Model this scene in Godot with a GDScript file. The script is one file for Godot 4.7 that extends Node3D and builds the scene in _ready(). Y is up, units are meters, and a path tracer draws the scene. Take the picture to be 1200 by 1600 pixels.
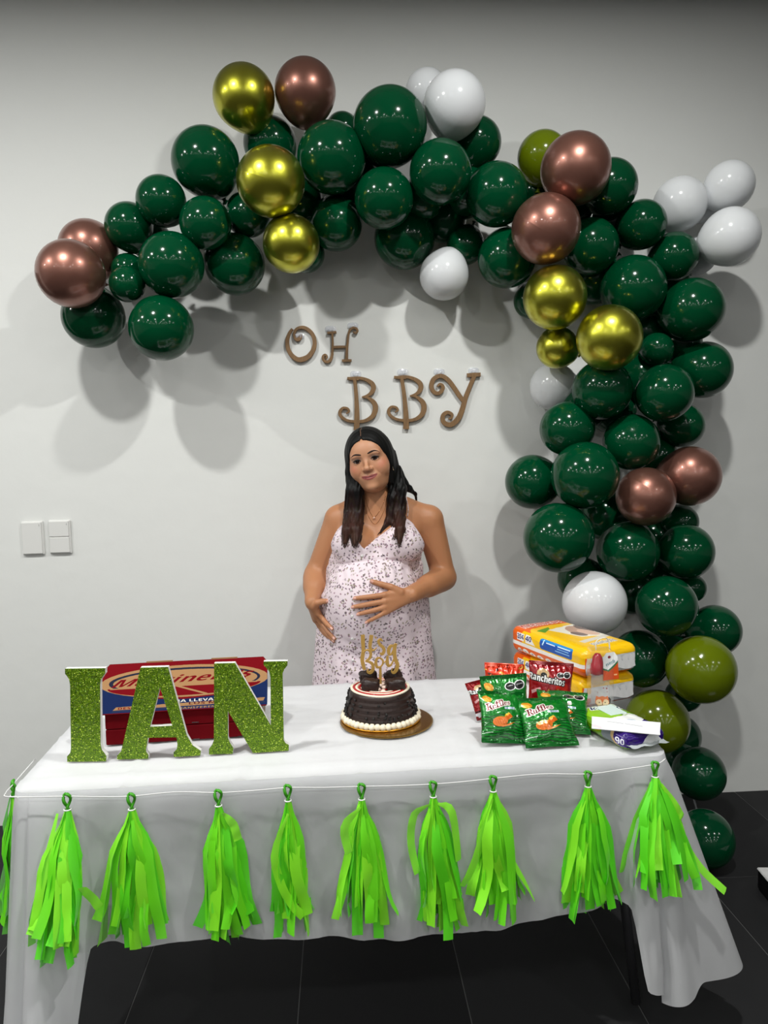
extends Node3D

# A baby-shower table in front of a white wall with a balloon garland. Metres, y up, wall at z = 0, the camera looks towards -z.

const ROOM_LEFT := -6.6
const ROOM_RIGHT := 6.6
const ROOM_FRONT := 13.4
const CEIL := 3.39
const TOP := 0.745            # upper side of the tablecloth
var rng := RandomNumberGenerator.new()
var used := {}
var M := {}                   # materials

func _ready() -> void:
	rng.seed = 4711
	# ---- camera, environment, exposure, lamps
	var cam := Camera3D.new()
	cam.name = "camera"
	cam.fov = 2.0 * rad_to_deg(atan(800.0 / 1150.0))
	var yaw := 0.059
	var pitch := 0.0765
	var roll := 0.018
	cam.transform = Transform3D(Basis(Vector3.UP, -yaw) * Basis(Vector3.RIGHT, -pitch) * Basis(Vector3.BACK, -roll), Vector3(0, 1.53, 3.095))
	cam.near = 0.05
	cam.far = 60.0
	add_child(cam)
	cam.current = true
	var we := WorldEnvironment.new()
	we.name = "world_environment"
	var env := Environment.new()
	env.background_mode = Environment.BG_COLOR
	env.background_color = Color(0.02, 0.02, 0.022)
	env.tonemap_mode = Environment.TONE_MAPPER_LINEAR
	env.tonemap_exposure = 1.0
	env.sdfgi_enabled = true
	env.ssao_enabled = true
	env.ssil_enabled = true
	we.environment = env
	add_child(we)
	make_materials()
	var lamp_energy := LAMP_ENERGY
	for iz in 6:
		for ix in (4 if iz == 0 else 6):
			downlight(Vector3(-4.75 + 1.83 * ix, CEIL, 1.75 + 2.1 * iz), lamp_energy * (1.0 if iz == 0 else 0.3))
	# ---- structure, largest first
	room()
	table()
	tablecloth()
	balloons()
	person()
	presents()
	cake()
	pizza_box()
	initials()
	wall_letters()
	snacks()
	tassels()
	small_things()

const LAMP_ENERGY := 4.5

# ------------------------------------------------------------------ helpers
func numbered(called: String) -> String:
	var n: int = used.get(called, 0)
	used[called] = n + 1
	return called if n == 0 else "%s_%03d" % [called, n]

func tag(o: Node, label: String, category: String, group := "") -> void:
	o.set_meta("label", label)
	o.set_meta("category", category)
	if group != "":
		o.set_meta("group", group)

func thing(called: String, label: String, category: String, at := Vector3.ZERO, basis := Basis(), group := "") -> Node3D:
	var o := Node3D.new()
	o.name = numbered(called)
	add_child(o)
	o.transform = Transform3D(basis, at)
	tag(o, label, category, group)
	return o

func part(called: String, mesh: Mesh, mat: Material, parent: Node, at := Transform3D()) -> MeshInstance3D:
	var o := MeshInstance3D.new()
	o.name = called
	o.mesh = mesh
	o.material_override = mat
	o.transform = at
	o.cast_shadow = GeometryInstance3D.SHADOW_CASTING_SETTING_ON
	parent.add_child(o, true)
	return o

func struct(called: String, mesh: Mesh, mat: Material, at := Transform3D()) -> MeshInstance3D:
	var o := part(called, mesh, mat, self, at)
	o.set_meta("kind", "structure")
	return o

func begin(smooth := true) -> SurfaceTool:
	var st := SurfaceTool.new()
	st.begin(Mesh.PRIMITIVE_TRIANGLES)
	st.set_smooth_group(0 if smooth else -1)
	return st

func done(st: SurfaceTool) -> ArrayMesh:
	st.generate_normals()
	return st.commit()

# counter-clockwise seen from outside
func tri(st: SurfaceTool, a: Vector3, b: Vector3, c: Vector3) -> void:
	st.add_vertex(a)
	st.add_vertex(c)
	st.add_vertex(b)

func quad(st: SurfaceTool, a: Vector3, b: Vector3, c: Vector3, d: Vector3) -> void:
	tri(st, a, b, c)
	tri(st, a, c, d)

func quad_uv(st: SurfaceTool, p: Array, t: Array) -> void:
	for k in [0, 2, 1, 0, 3, 2]:
		st.set_uv(t[k])
		st.add_vertex(p[k])

# rows of points; a step along a row then a step to the next row turns counter-clockwise seen from outside
func sheet(st: SurfaceTool, rows: Array, uv := false, flip := false, closed := false) -> void:
	var nr := rows.size()
	for i in nr - 1:
		var n: int = rows[i].size()
		for j in (n if closed else n - 1):
			var j2 := (j + 1) % n
			var p := [rows[i][j], rows[i][j2], rows[i + 1][j2], rows[i + 1][j]]
			var u0 := float(j) / (n if closed else n - 1)
			var u1 := float(j + 1) / (n if closed else n - 1)
			var t := [Vector2(u0, float(i) / (nr - 1)), Vector2(u1, float(i) / (nr - 1)), Vector2(u1, float(i + 1) / (nr - 1)), Vector2(u0, float(i + 1) / (nr - 1))]
			if flip:
				p = [p[0], p[3], p[2], p[1]]
				t = [t[0], t[3], t[2], t[1]]
			if uv:
				quad_uv(st, p, t)
			else:
				quad(st, p[0], p[1], p[2], p[3])

# box with chamfered edges
func add_box(st: SurfaceTool, c: Vector3, s: Vector3, ch := 0.003, basis := Basis()) -> void:
	var h := s * 0.5
	ch = minf(ch, minf(h.x, minf(h.y, h.z)) * 0.9)
	var P := func(ax: int, sg: int, a: int, b: int) -> Vector3:
		var v := Vector3.ZERO
		var u := (ax + 1) % 3
		var w := (ax + 2) % 3
		v[ax] = sg * h[ax]
		v[u] = a * (h[u] - ch)
		v[w] = b * (h[w] - ch)
		return c + basis * v
	for ax in 3:
		for sg in [-1, 1]:
			var q := [P.call(ax, sg, -1, -1), P.call(ax, sg, 1, -1), P.call(ax, sg, 1, 1), P.call(ax, sg, -1, 1)]
			if sg < 0:
				q.reverse()
			quad(st, q[0], q[1], q[2], q[3])
	for ax in 3:
		var u := (ax + 1) % 3
		var w := (ax + 2) % 3
		for su in [-1, 1]:
			for sw in [-1, 1]:
				# edge along ax between faces u and w
				var a0: Vector3 = P.call(u, su, sw, -1)
				var a1: Vector3 = P.call(u, su, sw, 1)
				var b0: Vector3 = P.call(w, sw, -1, su)
				var b1: Vector3 = P.call(w, sw, 1, su)
				if su * sw > 0:
					quad(st, a0, b0, b1, a1)
				else:
					quad(st, a1, b1, b0, a0)
	for sx in [-1, 1]:
		for sy in [-1, 1]:
			for sz in [-1, 1]:
				var a: Vector3 = P.call(0, sx, sy, sz)
				var b: Vector3 = P.call(1, sy, sz, sx)
				var d: Vector3 = P.call(2, sz, sx, sy)
				if sx * sy * sz > 0:
					tri(st, a, b, d)
				else:
					tri(st, a, d, b)

func box_mesh(s: Vector3, ch := 0.003, c := Vector3.ZERO) -> ArrayMesh:
	var st := begin(false)
	add_box(st, c, s, ch)
	return done(st)

# profile points (radius, height) from bottom to top, turned about y
func add_lathe(st: SurfaceTool, profile: Array, n := 32, at := Transform3D()) -> void:
	for i in profile.size() - 1:
		var a: Vector2 = profile[i]
		var b: Vector2 = profile[i + 1]
		for j in n:
			var t0 := TAU * j / n
			var t1 := TAU * (j + 1) / n
			var p0 := at * Vector3(a.x * cos(t0), a.y, -a.x * sin(t0))
			var p1 := at * Vector3(a.x * cos(t1), a.y, -a.x * sin(t1))
			var p2 := at * Vector3(b.x * cos(t1), b.y, -b.x * sin(t1))
			var p3 := at * Vector3(b.x * cos(t0), b.y, -b.x * sin(t0))
			if a.x > 0.00001:
				tri(st, p0, p1, p2)
			if b.x > 0.00001:
				tri(st, p0, p2, p3)

func lathe_mesh(profile: Array, n := 32, smooth := true) -> ArrayMesh:
	var st := begin(smooth)
	add_lathe(st, profile, n)
	return done(st)

func smooth_path(pts: Array, per := 6) -> Array:
	var out := []
	for i in pts.size() - 1:
		var p0 = pts[maxi(i - 1, 0)]
		var p1 = pts[i]
		var p2 = pts[i + 1]
		var p3 = pts[mini(i + 2, pts.size() - 1)]
		for k in per:
			var t := float(k) / per
			out.append(0.5 * (2.0 * p1 + (p2 - p0) * t + (2.0 * p0 - 5.0 * p1 + 4.0 * p2 - p3) * t * t + (3.0 * p1 - p0 - 3.0 * p2 + p3) * t * t * t))
	out.append(pts[-1])
	return out

# tube along points, radii one number or one per point
func add_tube(st: SurfaceTool, pts: Array, radii, n := 8, flat := 1.0, closed := false) -> void:
	var rows := []
	var side := Vector3.ZERO
	var np := pts.size()
	for i in np:
		var d: Vector3
		if closed:
			d = (pts[(i + 1) % np] - pts[(i + np - 1) % np]).normalized()
		else:
			d = (pts[mini(i + 1, np - 1)] - pts[maxi(i - 1, 0)]).normalized()
		if side == Vector3.ZERO:
			side = d.cross(Vector3.UP if absf(d.y) < 0.9 else Vector3.RIGHT).normalized()
		side = (side - d * side.dot(d)).normalized()
		var up := side.cross(d)
		var r: float = radii[i] if radii is Array else radii
		var row := []
		for j in n:
			var a := TAU * j / n
			row.append(pts[i] + side * cos(a) * r + up * sin(a) * r * flat)
		rows.append(row)
	if closed:
		rows.append(rows[0])
	sheet(st, rows, false, true, true)
	if not closed:
		for j in n:
			tri(st, pts[0], rows[0][j], rows[0][(j + 1) % n])
			tri(st, pts[-1], rows[-1][(j + 1) % n], rows[-1][j])

func tube_mesh(pts: Array, radii, n := 8, flat := 1.0, closed := false) -> ArrayMesh:
	var st := begin()
	add_tube(st, pts, radii, n, flat, closed)
	return done(st)

# flat outline (counter-clockwise, xy) extruded from z0 to z1
func add_prism(st: SurfaceTool, outline: PackedVector2Array, z0: float, z1: float, front := true, sides := true, back := true) -> void:
	var pts := outline
	if not Geometry2D.is_polygon_clockwise(pts):
		pass
	else:
		pts = outline.duplicate()
		pts.reverse()
	var ids := Geometry2D.triangulate_polygon(pts)
	for k in range(0, ids.size(), 3):
		var a := pts[ids[k]]
		var b := pts[ids[k + 1]]
		var c := pts[ids[k + 2]]
		if (b - a).cross(c - a) < 0:
			var t := b
			b = c
			c = t
		if front:
			tri(st, Vector3(a.x, a.y, z1), Vector3(b.x, b.y, z1), Vector3(c.x, c.y, z1))
		if back:
			tri(st, Vector3(a.x, a.y, z0), Vector3(c.x, c.y, z0), Vector3(b.x, b.y, z0))
	if sides:
		var n := pts.size()
		for i in n:
			var p := pts[i]
			var q := pts[(i + 1) % n]
			quad(st, Vector3(p.x, p.y, z0), Vector3(q.x, q.y, z0), Vector3(q.x, q.y, z1), Vector3(p.x, p.y, z1))

# a pen stroke with changing width, cut from a board from z0 to z1; points are (x, y, width)
func add_stroke(st: SurfaceTool, pen: Array, z0: float, z1: float, bevel := 0.0012) -> void:
	var pts := smooth_path(pen, 5)
	var left := []
	var right := []
	var n := pts.size()
	for i in n:
		var a: Vector3 = pts[maxi(i - 1, 0)]
		var b: Vector3 = pts[mini(i + 1, n - 1)]
		var d := Vector2(b.x - a.x, b.y - a.y).normalized()
		var o: Vector2 = Vector2(-d.y, d.x) * pts[i].z * 0.5
		var ext := Vector2.ZERO
		if i == 0:
			ext = -d * pts[i].z * 0.12
		elif i == n - 1:
			ext = d * pts[i].z * 0.12
		var c := Vector2(pts[i].x, pts[i].y) + ext
		left.append([c + o, c + o * (1.0 - 2.0 * bevel / maxf(pts[i].z, 0.001))])
		right.append([c - o, c - o * (1.0 - 2.0 * bevel / maxf(pts[i].z, 0.001))])
	var zb := z1 - bevel
	for i in n - 1:
		var l0: Vector2 = left[i][0]
		var l1: Vector2 = left[i + 1][0]
		var r0: Vector2 = right[i][0]
		var r1: Vector2 = right[i + 1][0]
		var m0: Vector2 = left[i][1]
		var m1: Vector2 = left[i + 1][1]
		var s0: Vector2 = right[i][1]
		var s1: Vector2 = right[i + 1][1]
		quad(st, Vector3(s0.x, s0.y, z1), Vector3(s1.x, s1.y, z1), Vector3(m1.x, m1.y, z1), Vector3(m0.x, m0.y, z1))
		quad(st, Vector3(m0.x, m0.y, z1), Vector3(m1.x, m1.y, z1), Vector3(l1.x, l1.y, zb), Vector3(l0.x, l0.y, zb))
		quad(st, Vector3(r0.x, r0.y, zb), Vector3(r1.x, r1.y, zb), Vector3(s1.x, s1.y, z1), Vector3(s0.x, s0.y, z1))
		quad(st, Vector3(l0.x, l0.y, zb), Vector3(l1.x, l1.y, zb), Vector3(l1.x, l1.y, z0), Vector3(l0.x, l0.y, z0))
		quad(st, Vector3(r0.x, r0.y, z0), Vector3(r1.x, r1.y, z0), Vector3(r1.x, r1.y, zb), Vector3(r0.x, r0.y, zb))
		quad(st, Vector3(l0.x, l0.y, z0), Vector3(l1.x, l1.y, z0), Vector3(r1.x, r1.y, z0), Vector3(r0.x, r0.y, z0))
	for e in [0, n - 1]:
		var l: Vector2 = left[e][0]
		var r: Vector2 = right[e][0]
		if e == 0:
			quad(st, Vector3(l.x, l.y, z0), Vector3(r.x, r.y, z0), Vector3(r.x, r.y, z1), Vector3(l.x, l.y, z1))
		else:
			quad(st, Vector3(r.x, r.y, z0), Vector3(l.x, l.y, z0), Vector3(l.x, l.y, z1), Vector3(r.x, r.y, z1))

func mat(c: Color, rough := 0.6, metal := 0.0) -> StandardMaterial3D:
	var m := StandardMaterial3D.new()
	m.albedo_color = c
	m.roughness = rough
	m.metallic = metal
	return m

func noise_tex(freq: float, seed_: int, size := 256, normal := false, bump := 4.0, octaves := 3) -> NoiseTexture2D:
	var f := FastNoiseLite.new()
	f.seed = seed_
	f.frequency = freq
	f.fractal_octaves = octaves
	var t := NoiseTexture2D.new()
	t.width = size
	t.height = size
	t.seamless = true
	t.noise = f
	t.as_normal_map = normal
	t.bump_strength = bump
	return t

# printing on packages: an Image that takes polygons, ellipses and lettering
class Print:
	var img: Image
	var w: int
	var h: int
	func _init(w_: int, h_: int, c: Color) -> void:
		w = w_
		h = h_
		img = Image.create(w, h, false, Image.FORMAT_RGB8)
		img.fill(c)
	func poly(pts: PackedVector2Array, c: Color) -> void:
		var lo := h
		var hi := 0
		for p in pts:
			lo = mini(lo, int(floor(p.y)))
			hi = maxi(hi, int(ceil(p.y)))
		var n := pts.size()
		for y in range(maxi(lo, 0), mini(hi, h)):
			var yc := y + 0.5
			var xs := []
			for i in n:
				var a := pts[i]
				var b := pts[(i + 1) % n]
				if (a.y <= yc) != (b.y <= yc):
					xs.append(a.x + (yc - a.y) / (b.y - a.y) * (b.x - a.x))
			xs.sort()
			for k in range(0, xs.size() - 1, 2):
				var x0 := clampi(int(round(xs[k])), 0, w)
				var x1 := clampi(int(round(xs[k + 1])), 0, w)
				if x1 > x0:
					img.fill_rect(Rect2i(x0, y, x1 - x0, 1), c)
	func rect(x: float, y: float, ww: float, hh: float, c: Color) -> void:
		poly(PackedVector2Array([Vector2(x, y), Vector2(x + ww, y), Vector2(x + ww, y + hh), Vector2(x, y + hh)]), c)
	func ell(x: float, y: float, rx: float, ry: float, c: Color, turn := 0.0) -> void:
		var p := PackedVector2Array()
		for i in 40:
			p.append(Vector2(x, y) + Vector2(cos(TAU * i / 40) * rx, sin(TAU * i / 40) * ry).rotated(turn))
		poly(p, c)
	func line(pts: Array, width: float, c: Color) -> void:
		for i in pts.size() - 1:
			var d: Vector2 = (pts[i + 1] - pts[i]).normalized() * width * 0.5
			var o := Vector2(-d.y, d.x)
			poly(PackedVector2Array([pts[i] - d * 0.5 + o, pts[i + 1] + d * 0.5 + o, pts[i + 1] + d * 0.5 - o, pts[i] - d * 0.5 - o]), c)
	# centred at (x, y); the height is that of the capitals
	func text(s: String, x: float, y: float, height: float, c: Color, stretch := 1.0, slant := 0.0, turn := 0.0, fat := 0.0, serif := false) -> void:
		var tm := TextMesh.new()
		var f := SystemFont.new()
		f.font_names = PackedStringArray(["Droid Serif" if serif else "Droid Sans"])
		f.font_weight = 700
		tm.font = f
		tm.font_size = 64
		tm.pixel_size = 1.0
		tm.depth = 0.0
		tm.curve_step = 4.0
		tm.text = s
		var arr := tm.get_mesh_arrays()
		var v: PackedVector3Array = arr[Mesh.ARRAY_VERTEX]
		var idx = arr[Mesh.ARRAY_INDEX]
		var k := height / 46.0
		var q := PackedVector2Array()
		for p in v:
			q.append(Vector2((p.x + p.y * slant) * k * stretch, -p.y * k).rotated(turn) + Vector2(x, y))
		var ids := PackedInt32Array()
		if idx == null:
			ids = PackedInt32Array(range(v.size()))
		else:
			ids = idx
		var shifts := [Vector2.ZERO]
		if fat > 0.0:
			shifts = []
			for i in 12:
				shifts.append(Vector2(cos(TAU * i / 12), sin(TAU * i / 12)) * fat)
		for sh in shifts:
			for i in range(0, ids.size(), 3):
				poly(PackedVector2Array([q[ids[i]] + sh, q[ids[i + 1]] + sh, q[ids[i + 2]] + sh]), c)
	func tex() -> ImageTexture:
		return ImageTexture.create_from_image(img)

func print_mat(p: Print, rough := 0.4) -> StandardMaterial3D:
	var m := mat(Color.WHITE, rough)
	m.albedo_texture = p.tex()
	return m

func V2(a: Array) -> PackedVector2Array:
	var p := PackedVector2Array()
	for i in range(0, a.size(), 2):
		p.append(Vector2(a[i], a[i + 1]))
	return p

# ------------------------------------------------------------------ materials, room, lamps
func make_materials() -> void:
	var wall := mat(Color(0.865, 0.87, 0.86), 0.75)
	wall.heightmap_enabled = true
	wall.heightmap_texture = noise_tex(0.02, 5, 512, false, 4.0, 4)
	wall.heightmap_scale = 0.08
	wall.uv1_triplanar = true
	wall.uv1_world_triplanar = true
	wall.uv1_scale = Vector3(0.8, 0.8, 0.8)
	M.wall = wall
	M.ceiling = mat(Color(0.82, 0.82, 0.82), 0.9)
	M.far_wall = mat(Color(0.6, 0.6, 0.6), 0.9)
	M.black = mat(Color(0.03, 0.03, 0.035), 0.35)
	M.lamp_trim = mat(Color(0.85, 0.85, 0.85), 0.4)
	var glow := mat(Color(1, 1, 1), 0.5)
	glow.emission_enabled = true
	glow.emission = Color(1.0, 0.97, 0.92)
	glow.emission_energy_multiplier = 12.0
	M.glow = glow
	var tiles := []
	for k in 4:
		var t := mat(Color(0.11, 0.11, 0.117).lightened(0.012 * k), 0.42)
		t.roughness = 0.7
		t.metallic_specular = 0.35
		tiles.append(t)
	M.tiles = tiles
	M.grout = mat(Color(0.36, 0.36, 0.36), 0.9)
	M.floor = mat(Color(0.11, 0.11, 0.117), 0.55)
	M.white_plastic = mat(Color(0.86, 0.86, 0.85), 0.3)
	M.plastic_clear = clear_mat(Color(0.97, 0.98, 1.0, 0.12))
	M.hook_clear = clear_mat(Color(0.96, 0.97, 1.0, 0.3))
	M.table_top = mat(Color(0.94, 0.94, 0.93), 0.5)
	M.table_metal = mat(Color(0.27, 0.27, 0.28), 0.35, 0.5)
	var cloth := mat(Color(0.89, 0.895, 0.905), 0.4)
	cloth.backlight_enabled = true
	cloth.backlight = Color(0.97, 0.97, 0.98)
	cloth.heightmap_enabled = true
	cloth.heightmap_texture = noise_tex(0.012, 77, 512, false, 4.0, 4)
	cloth.heightmap_scale = 0.05
	cloth.uv1_triplanar = true
	cloth.uv1_scale = Vector3(2.2, 2.2, 2.2)
	M.cloth = cloth
	for k in [["green", Color(0.0, 0.235, 0.13), 0.12, 0.0], ["olive", Color(0.36, 0.42, 0.03), 0.14, 0.0], ["white", Color(0.86, 0.87, 0.88), 0.16, 0.0], ["gold", Color(0.75, 0.74, 0.24), 0.3, 1.0], ["rose", Color(0.55, 0.375, 0.325), 0.34, 0.75]]:
		var b := mat(k[1], k[2], k[3])
		if k[3] == 0.0:
			b.metallic_specular = 0.42
			b.backlight_enabled = k[0] == "white"
			b.backlight = Color(0.3, 0.3, 0.3)
		else:
			b.clearcoat_enabled = true
			b.clearcoat = 0.5
			b.clearcoat_roughness = 0.06
		M["balloon_" + k[0]] = b

func clear_mat(c: Color) -> StandardMaterial3D:
	var m := mat(c, 0.05)
	m.transparency = BaseMaterial3D.TRANSPARENCY_ALPHA
	return m

func downlight(at: Vector3, energy: float) -> void:
	var o := thing("ceiling_downlight", "round recessed downlight shining in the white ceiling", "ceiling lamp", at, Basis(), "recessed ceiling downlights")
	part("trim_ring", lathe_mesh([Vector2(0.052, -0.001), Vector2(0.056, -0.008), Vector2(0.072, -0.006), Vector2(0.078, -0.0005)], 24), M.lamp_trim, o)
	part("lamp_lens", lathe_mesh([Vector2(0.0, -0.0035), Vector2(0.053, -0.0025)], 24), M.glow, o)
	var l := AreaLight3D.new()
	l.name = "lamp_light"
	l.light_color = Color(1.0, 1.0, 0.985)
	l.light_energy = energy
	l.area_size = Vector2(0.1, 0.1)
	l.area_normalize_energy = true
	l.area_range = 20.0
	l.area_attenuation = 2.0
	l.shadow_enabled = true
	o.add_child(l)
	l.position = Vector3(0, -0.012, 0)
	l.rotation = Vector3(-PI / 2, 0, 0)

func room() -> void:
	var t := 0.2
	var wl := ROOM_LEFT
	var wr := ROOM_RIGHT
	# the back wall ends in a black door frame at the left
	struct("wall_back", box_mesh(Vector3(wr + 1.545, CEIL + 0.2, t), 0.001, Vector3((wr - 1.545) / 2, CEIL / 2, -t / 2)), M.wall)
	struct("wall_back_left", box_mesh(Vector3(-2.6 - wl, CEIL + 0.2, t), 0.001, Vector3((wl - 2.6) / 2, CEIL / 2, -t / 2)), M.wall)
	struct("wall_over_door", box_mesh(Vector3(1.055, CEIL + 0.1 - 2.3, t), 0.001, Vector3(-2.0725, (CEIL + 0.1 + 2.3) / 2, -t / 2)), M.wall)
	var st := begin(false)
	add_box(st, Vector3(-1.5725, 1.15, -0.07), Vector3(0.055, 2.3, 0.2))
	add_box(st, Vector3(-2.5725, 1.15, -0.07), Vector3(0.055, 2.3, 0.2))
	add_box(st, Vector3(-2.0725, 2.27, -0.07), Vector3(0.945, 0.06, 0.2))
	struct("trim_1", done(st), M.black)
	var door := struct("door_1", box_mesh(Vector3(0.944, 2.24, 0.05), 0.002, Vector3(-2.0725, 1.12, -0.1)), M.black)
	part("door_handle", tube_mesh([Vector3(-1.7, 1.0, -0.075), Vector3(-1.7, 1.0, -0.03), Vector3(-1.82, 1.0, -0.03)], 0.009), M.lamp_trim, door)
	struct("wall_left", box_mesh(Vector3(t, CEIL + 0.2, ROOM_FRONT + 0.4), 0.001, Vector3(wl - t / 2, CEIL / 2, ROOM_FRONT / 2)), M.far_wall)
	struct("wall_right", box_mesh(Vector3(t, CEIL + 0.2, ROOM_FRONT + 0.4), 0.001, Vector3(wr + t / 2, CEIL / 2, ROOM_FRONT / 2)), M.far_wall)
	struct("wall_front", box_mesh(Vector3(wr - wl + 0.4, CEIL + 0.2, t), 0.001, Vector3(0, CEIL / 2, ROOM_FRONT + t / 2)), M.far_wall)
	struct("ceiling", box_mesh(Vector3(wr - wl + 0.4, 0.2, ROOM_FRONT + 0.4), 0.001, Vector3(0, CEIL + 0.1, ROOM_FRONT / 2)), M.ceiling)
	var fl := struct("floor", box_mesh(Vector3(wr - wl + 0.4, 0.2, ROOM_FRONT + 0.4), 0.001, Vector3(0, -0.112, ROOM_FRONT / 2)), M.floor)
	# long dark tiles, near enough to be told apart
	var tw := 0.4705
	var tl := 0.94
	var x0 := -0.148 - 5 * tw
	var z0 := 0.64 - tl
	part("grout", box_mesh(Vector3(tw * 11, 0.006, 0.64 + 3 * tl), 0.0005, Vector3(x0 + tw * 5.5, -0.0046, (0.64 + 3 * tl) / 2)), M.grout, fl)
	var tile := box_mesh(Vector3(tw - 0.0028, 0.008, tl - 0.0028), 0.001)
	var edge := box_mesh(Vector3(tw - 0.0028, 0.008, 0.64 - 0.002), 0.001)
	for ix in 11:
		for iz in 4:
			var p := Transform3D(Basis(), Vector3(x0 + tw * (ix + 0.5), -0.004, 0.32 if iz == 0 else 0.64 + tl * (iz - 0.5)))
			part("tile", edge if iz == 0 else tile, M.tiles[(ix * 3 + iz * 5) % 4], fl, p)
	var rest := begin(false)
	var xa := x0
	var xb := x0 + tw * 11
	var za := 0.64 + 3 * tl
	add_box(rest, Vector3((wl + xa) / 2, -0.006, ROOM_FRONT / 2), Vector3(xa - wl, 0.012, ROOM_FRONT), 0.001)
	add_box(rest, Vector3((wr + xb) / 2, -0.006, ROOM_FRONT / 2), Vector3(wr - xb, 0.012, ROOM_FRONT), 0.001)
	add_box(rest, Vector3((xa + xb) / 2, -0.006, (za + ROOM_FRONT) / 2), Vector3(xb - xa, 0.012, ROOM_FRONT - za), 0.001)
	var r := part("far_tiles", done(rest), M.tiles[1], fl)
	r.set_meta("kind", "stuff")

# ------------------------------------------------------------------ table and cloth
const TABLE_AT := Vector3(0.005, 0, 0.95)
const TABLE_YAW := 0.035
const HALF_L := 0.822
const HALF_W := 0.367

func table_basis() -> Basis:
	return Basis(Vector3.UP, TABLE_YAW)

func table() -> void:
	var o := thing("folding_table", "folding table with dark steel legs hidden under the white plastic tablecloth", "table", TABLE_AT, table_basis())
	part("tabletop", box_mesh(Vector3(HALF_L * 2 - 0.012, 0.04, HALF_W * 2 - 0.012), 0.01, Vector3(0, 0.718, 0)), M.table_top, o)
	for sx in [-1, 1]:
		for sz in [-1, 1]:
			part("leg", tube_mesh([Vector3(sx * 0.70, 0.70, sz * 0.27), Vector3(sx * 0.735, 0.35, sz * 0.275), Vector3(sx * 0.775, 0.004, sz * 0.28)], 0.0135, 12), M.table_metal, o)
		part("leg_brace", tube_mesh([Vector3(sx * 0.742, 0.30, -0.275), Vector3(sx * 0.742, 0.30, 0.275)], 0.009, 8), M.table_metal, o)
	part("apron_rail", tube_mesh([Vector3(-0.72, 0.688, 0), Vector3(0.72, 0.688, 0)], 0.01, 8), M.table_metal, o)

# distance along the edge of the table -> (point, outward normal, share of corner 0..1, which side)
func rim(s: float, rc: float) -> Array:
	var a := HALF_L - rc
	var b := HALF_W - rc
	var arc := rc * PI / 2
	var lens := [2 * a, arc, 2 * b, arc, 2 * a, arc, 2 * b, arc]
	var i := 0
	while i < 7 and s > lens[i]:
		s -= lens[i]
		i += 1
	var t: float = clampf(s / lens[i], 0.0, 1.0)
	# side order: front (left to right), front right corner, right, back right, back, back left, left, front left
	match i:
		0: return [Vector3(-a + 2 * a * t, 0, HALF_W), Vector3(0, 0, 1), -1.0, 0, t]
		1: return corner(Vector3(a, 0, b), PI / 2, t, rc, 0)
		2: return [Vector3(HALF_L, 0, b - 2 * b * t), Vector3(1, 0, 0), -1.0, 1, t]
		3: return corner(Vector3(a, 0, -b), 0.0, t, rc, 1)
		4: return [Vector3(a - 2 * a * t, 0, -HALF_W), Vector3(0, 0, -1), -1.0, 2, t]
		5: return corner(Vector3(-a, 0, -b), -PI / 2, t, rc, 2)
		6: return [Vector3(-HALF_L, 0, -b + 2 * b * t), Vector3(-1, 0, 0), -1.0, 3, t]
	return corner(Vector3(-a, 0, b), PI, t, rc, 3)

func corner(c: Vector3, from: float, t: float, rc: float, k: int) -> Array:
	var ang := from - t * PI / 2
	var n := Vector3(cos(ang), 0, sin(ang))
	return [c + n * rc, n, t, k + 4, t]

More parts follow.
